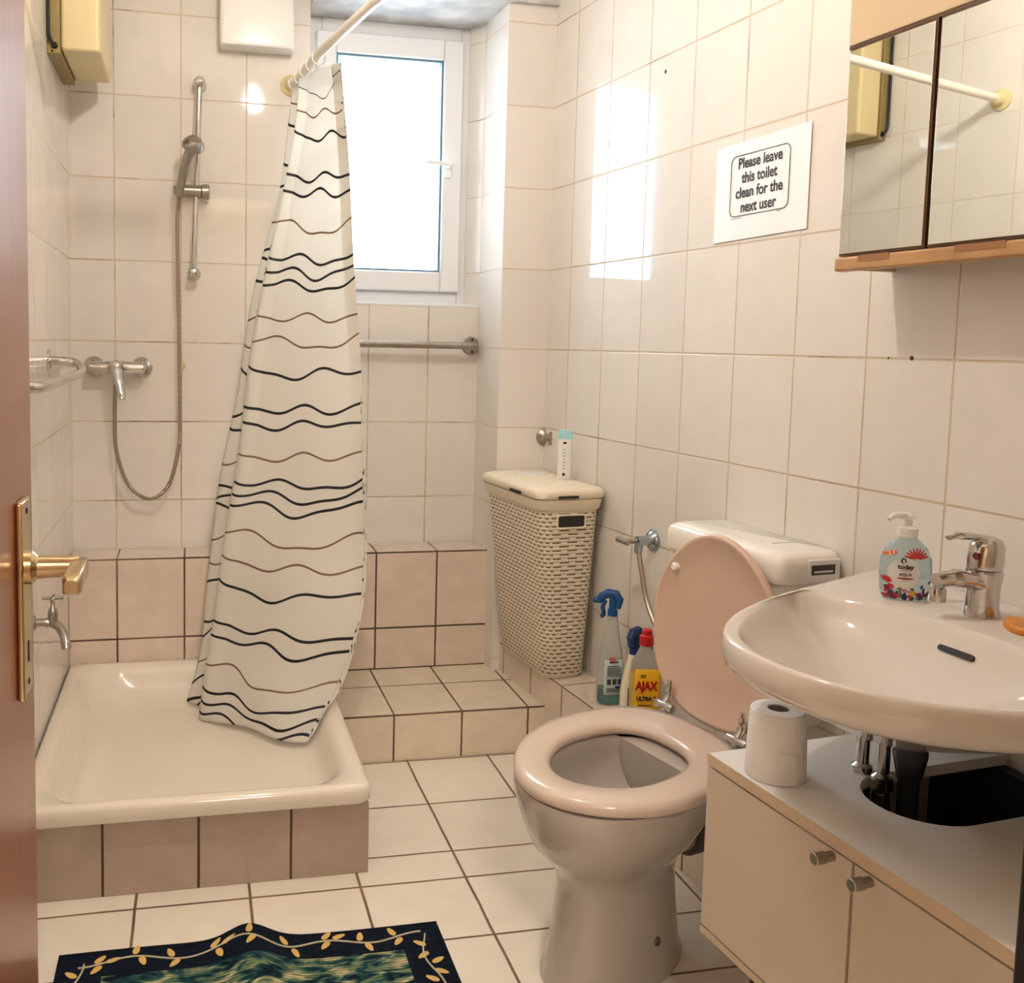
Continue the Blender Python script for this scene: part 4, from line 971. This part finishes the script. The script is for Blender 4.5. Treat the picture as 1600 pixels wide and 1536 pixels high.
def sign():
    y, z = -1.222, 1.546
    t = thing('notice', 'white paper notice taped to the tiled wall', 'notice', rf(-.002, y, z), SK+PI)   # local +x faces the room, +y runs to the door-left as seen
    # local frame: x out of wall, y along wall; seen from the room, right = towards the door (world -y') = local +y
    hw, hh = .156, .108
    def P(u, v): return (.0008+.0006*math.sin(u*20+1)**2, u, v)
    us = [-hw+2*hw*i/24 for i in range(25)]
    b = MB(); b.loft([[P(u, v-.004*u/hw+.006*(u/hw)) for u in us] for v in (-hh, -.05, 0, .05, hh)], closed=False); sh = b.build('sheet', m_paper, t, smooth=False)
    sh.modifiers.new('thick', 'SOLIDIFY').thickness = .0003
    b = MB(); q = rrect(.098, .067, .016, -.002, .011, 0, 6); pts = [(.0019, u, v) for u, v, _ in q]; pts.append(pts[0]); b.tube(pts, .0008, 6); b.build('border', m_ink, sh)
    Mx = Matrix(((0,0,1,.0019),(1,0,0,0),(0,1,0,0),(0,0,0,1)))
    for i, s in enumerate(('Please leave', 'this toilet', 'clean for the', 'next user')):
        me = text_mesh(s, .0335, .0001, .0007); b = MB(); b.merge(me, Mx @ Matrix.Translation((-.002, .059-.0325*i, 0)) @ Matrix.Diagonal((.92, 1, 1, 1))); b.build('lettering', m_ink, sh, smooth=False)
    b = MB()
    for i in range(7): b.box(.0009, .0019, -.094+i*.0055, -.0915+i*.0055, -.0615, -.0602)
    b.build('small_print', m_ink, sh); b = MB()
    for i in range(2): b.box(.0009, .0019, .062+i*.006, .0645+i*.006, -.0605, -.059)
    b.build('small_print', m_ink, sh)
sign()

# ------------------------------------------------------------------ rug
def rug():
    t = thing('bath_mat', 'navy bath mat with a yellow leaf border on the floor', 'bath mat', (.12, 1.60, 0))
    Wd, Ln = .74, .52
    def hgt(u, v): return .007+.020*math.exp(-((u-.36-.1*v)/.05)**2)*math.exp(-(v/.28)**2)
    nu, nv = 60, 40
    def P(u, v, dz=0): return (-.372+u, .298-v-.02*(u/Wd)+.004*math.sin(9*u)+.02*math.exp(-((u-.36)/.06)**2)*math.exp(-(v/.2)**2), hgt(u, v)+dz)
    rows = [[P(Wd*i/nu, Ln*j/nv) for i in range(nu+1)] for j in range(nv+1)]
    uvs = [[(Wd*i/nu, Ln*j/nv) for i in range(nu+1)] for j in range(nv+1)]
    b = MB(); b.loft(rows, closed=False, uvs=uvs); o = b.build('pile', m_rug, t); m = o.modifiers.new('thick', 'SOLIDIFY'); m.thickness = .006; m.offset = -1
    b = MB(); far = [(u, .040+.010*math.sin(u*34)) for u in [.04+.66*i/60 for i in range(61)]]
    b.tube([P(u, v, .0012) for u, v in far], .0018, 6)
    for ux, ph in ((.04, 0), (.70, 1)): b.tube([P(ux+.010*math.sin(v*34+ph), v, .0012) for v in [.04+.44*i/40 for i in range(41)]], .0018, 6)
    b.build('vine', m_vine, o)
    b = MB()
    def leaf(u, v, a, l=.029, w=.0115):
        pts = []
        for i in range(12):
            th = 2*PI*i/12; x = l/2*(1+math.cos(th)); y = w/2*math.sin(th)*(1.15-.3*math.cos(th))
            pts.append(P(u+x*math.cos(a)-y*math.sin(a), v+x*math.sin(a)+y*math.cos(a), .0022))
        b.poly(pts)
    for i in range(9):
        u = .07+.072*i; v = .040+.010*math.sin(u*34)
        leaf(u, v-.004, -.9-(i % 3)*.5); leaf(u+.012, v+.004, 2.2-(i % 2)*.9)
        if i % 3 == 0: leaf(u+.02, v-.004, -.4)
    for ux in (.04, .70):
        for i in range(8):
            v = .08+.055*i; leaf(ux, v, -.5 if i % 2 else -2.4); leaf(ux, v+.02, .6 if i % 2 else 2.5)
    b.build('leaves', m_leaf, o, smooth=False)
rug()
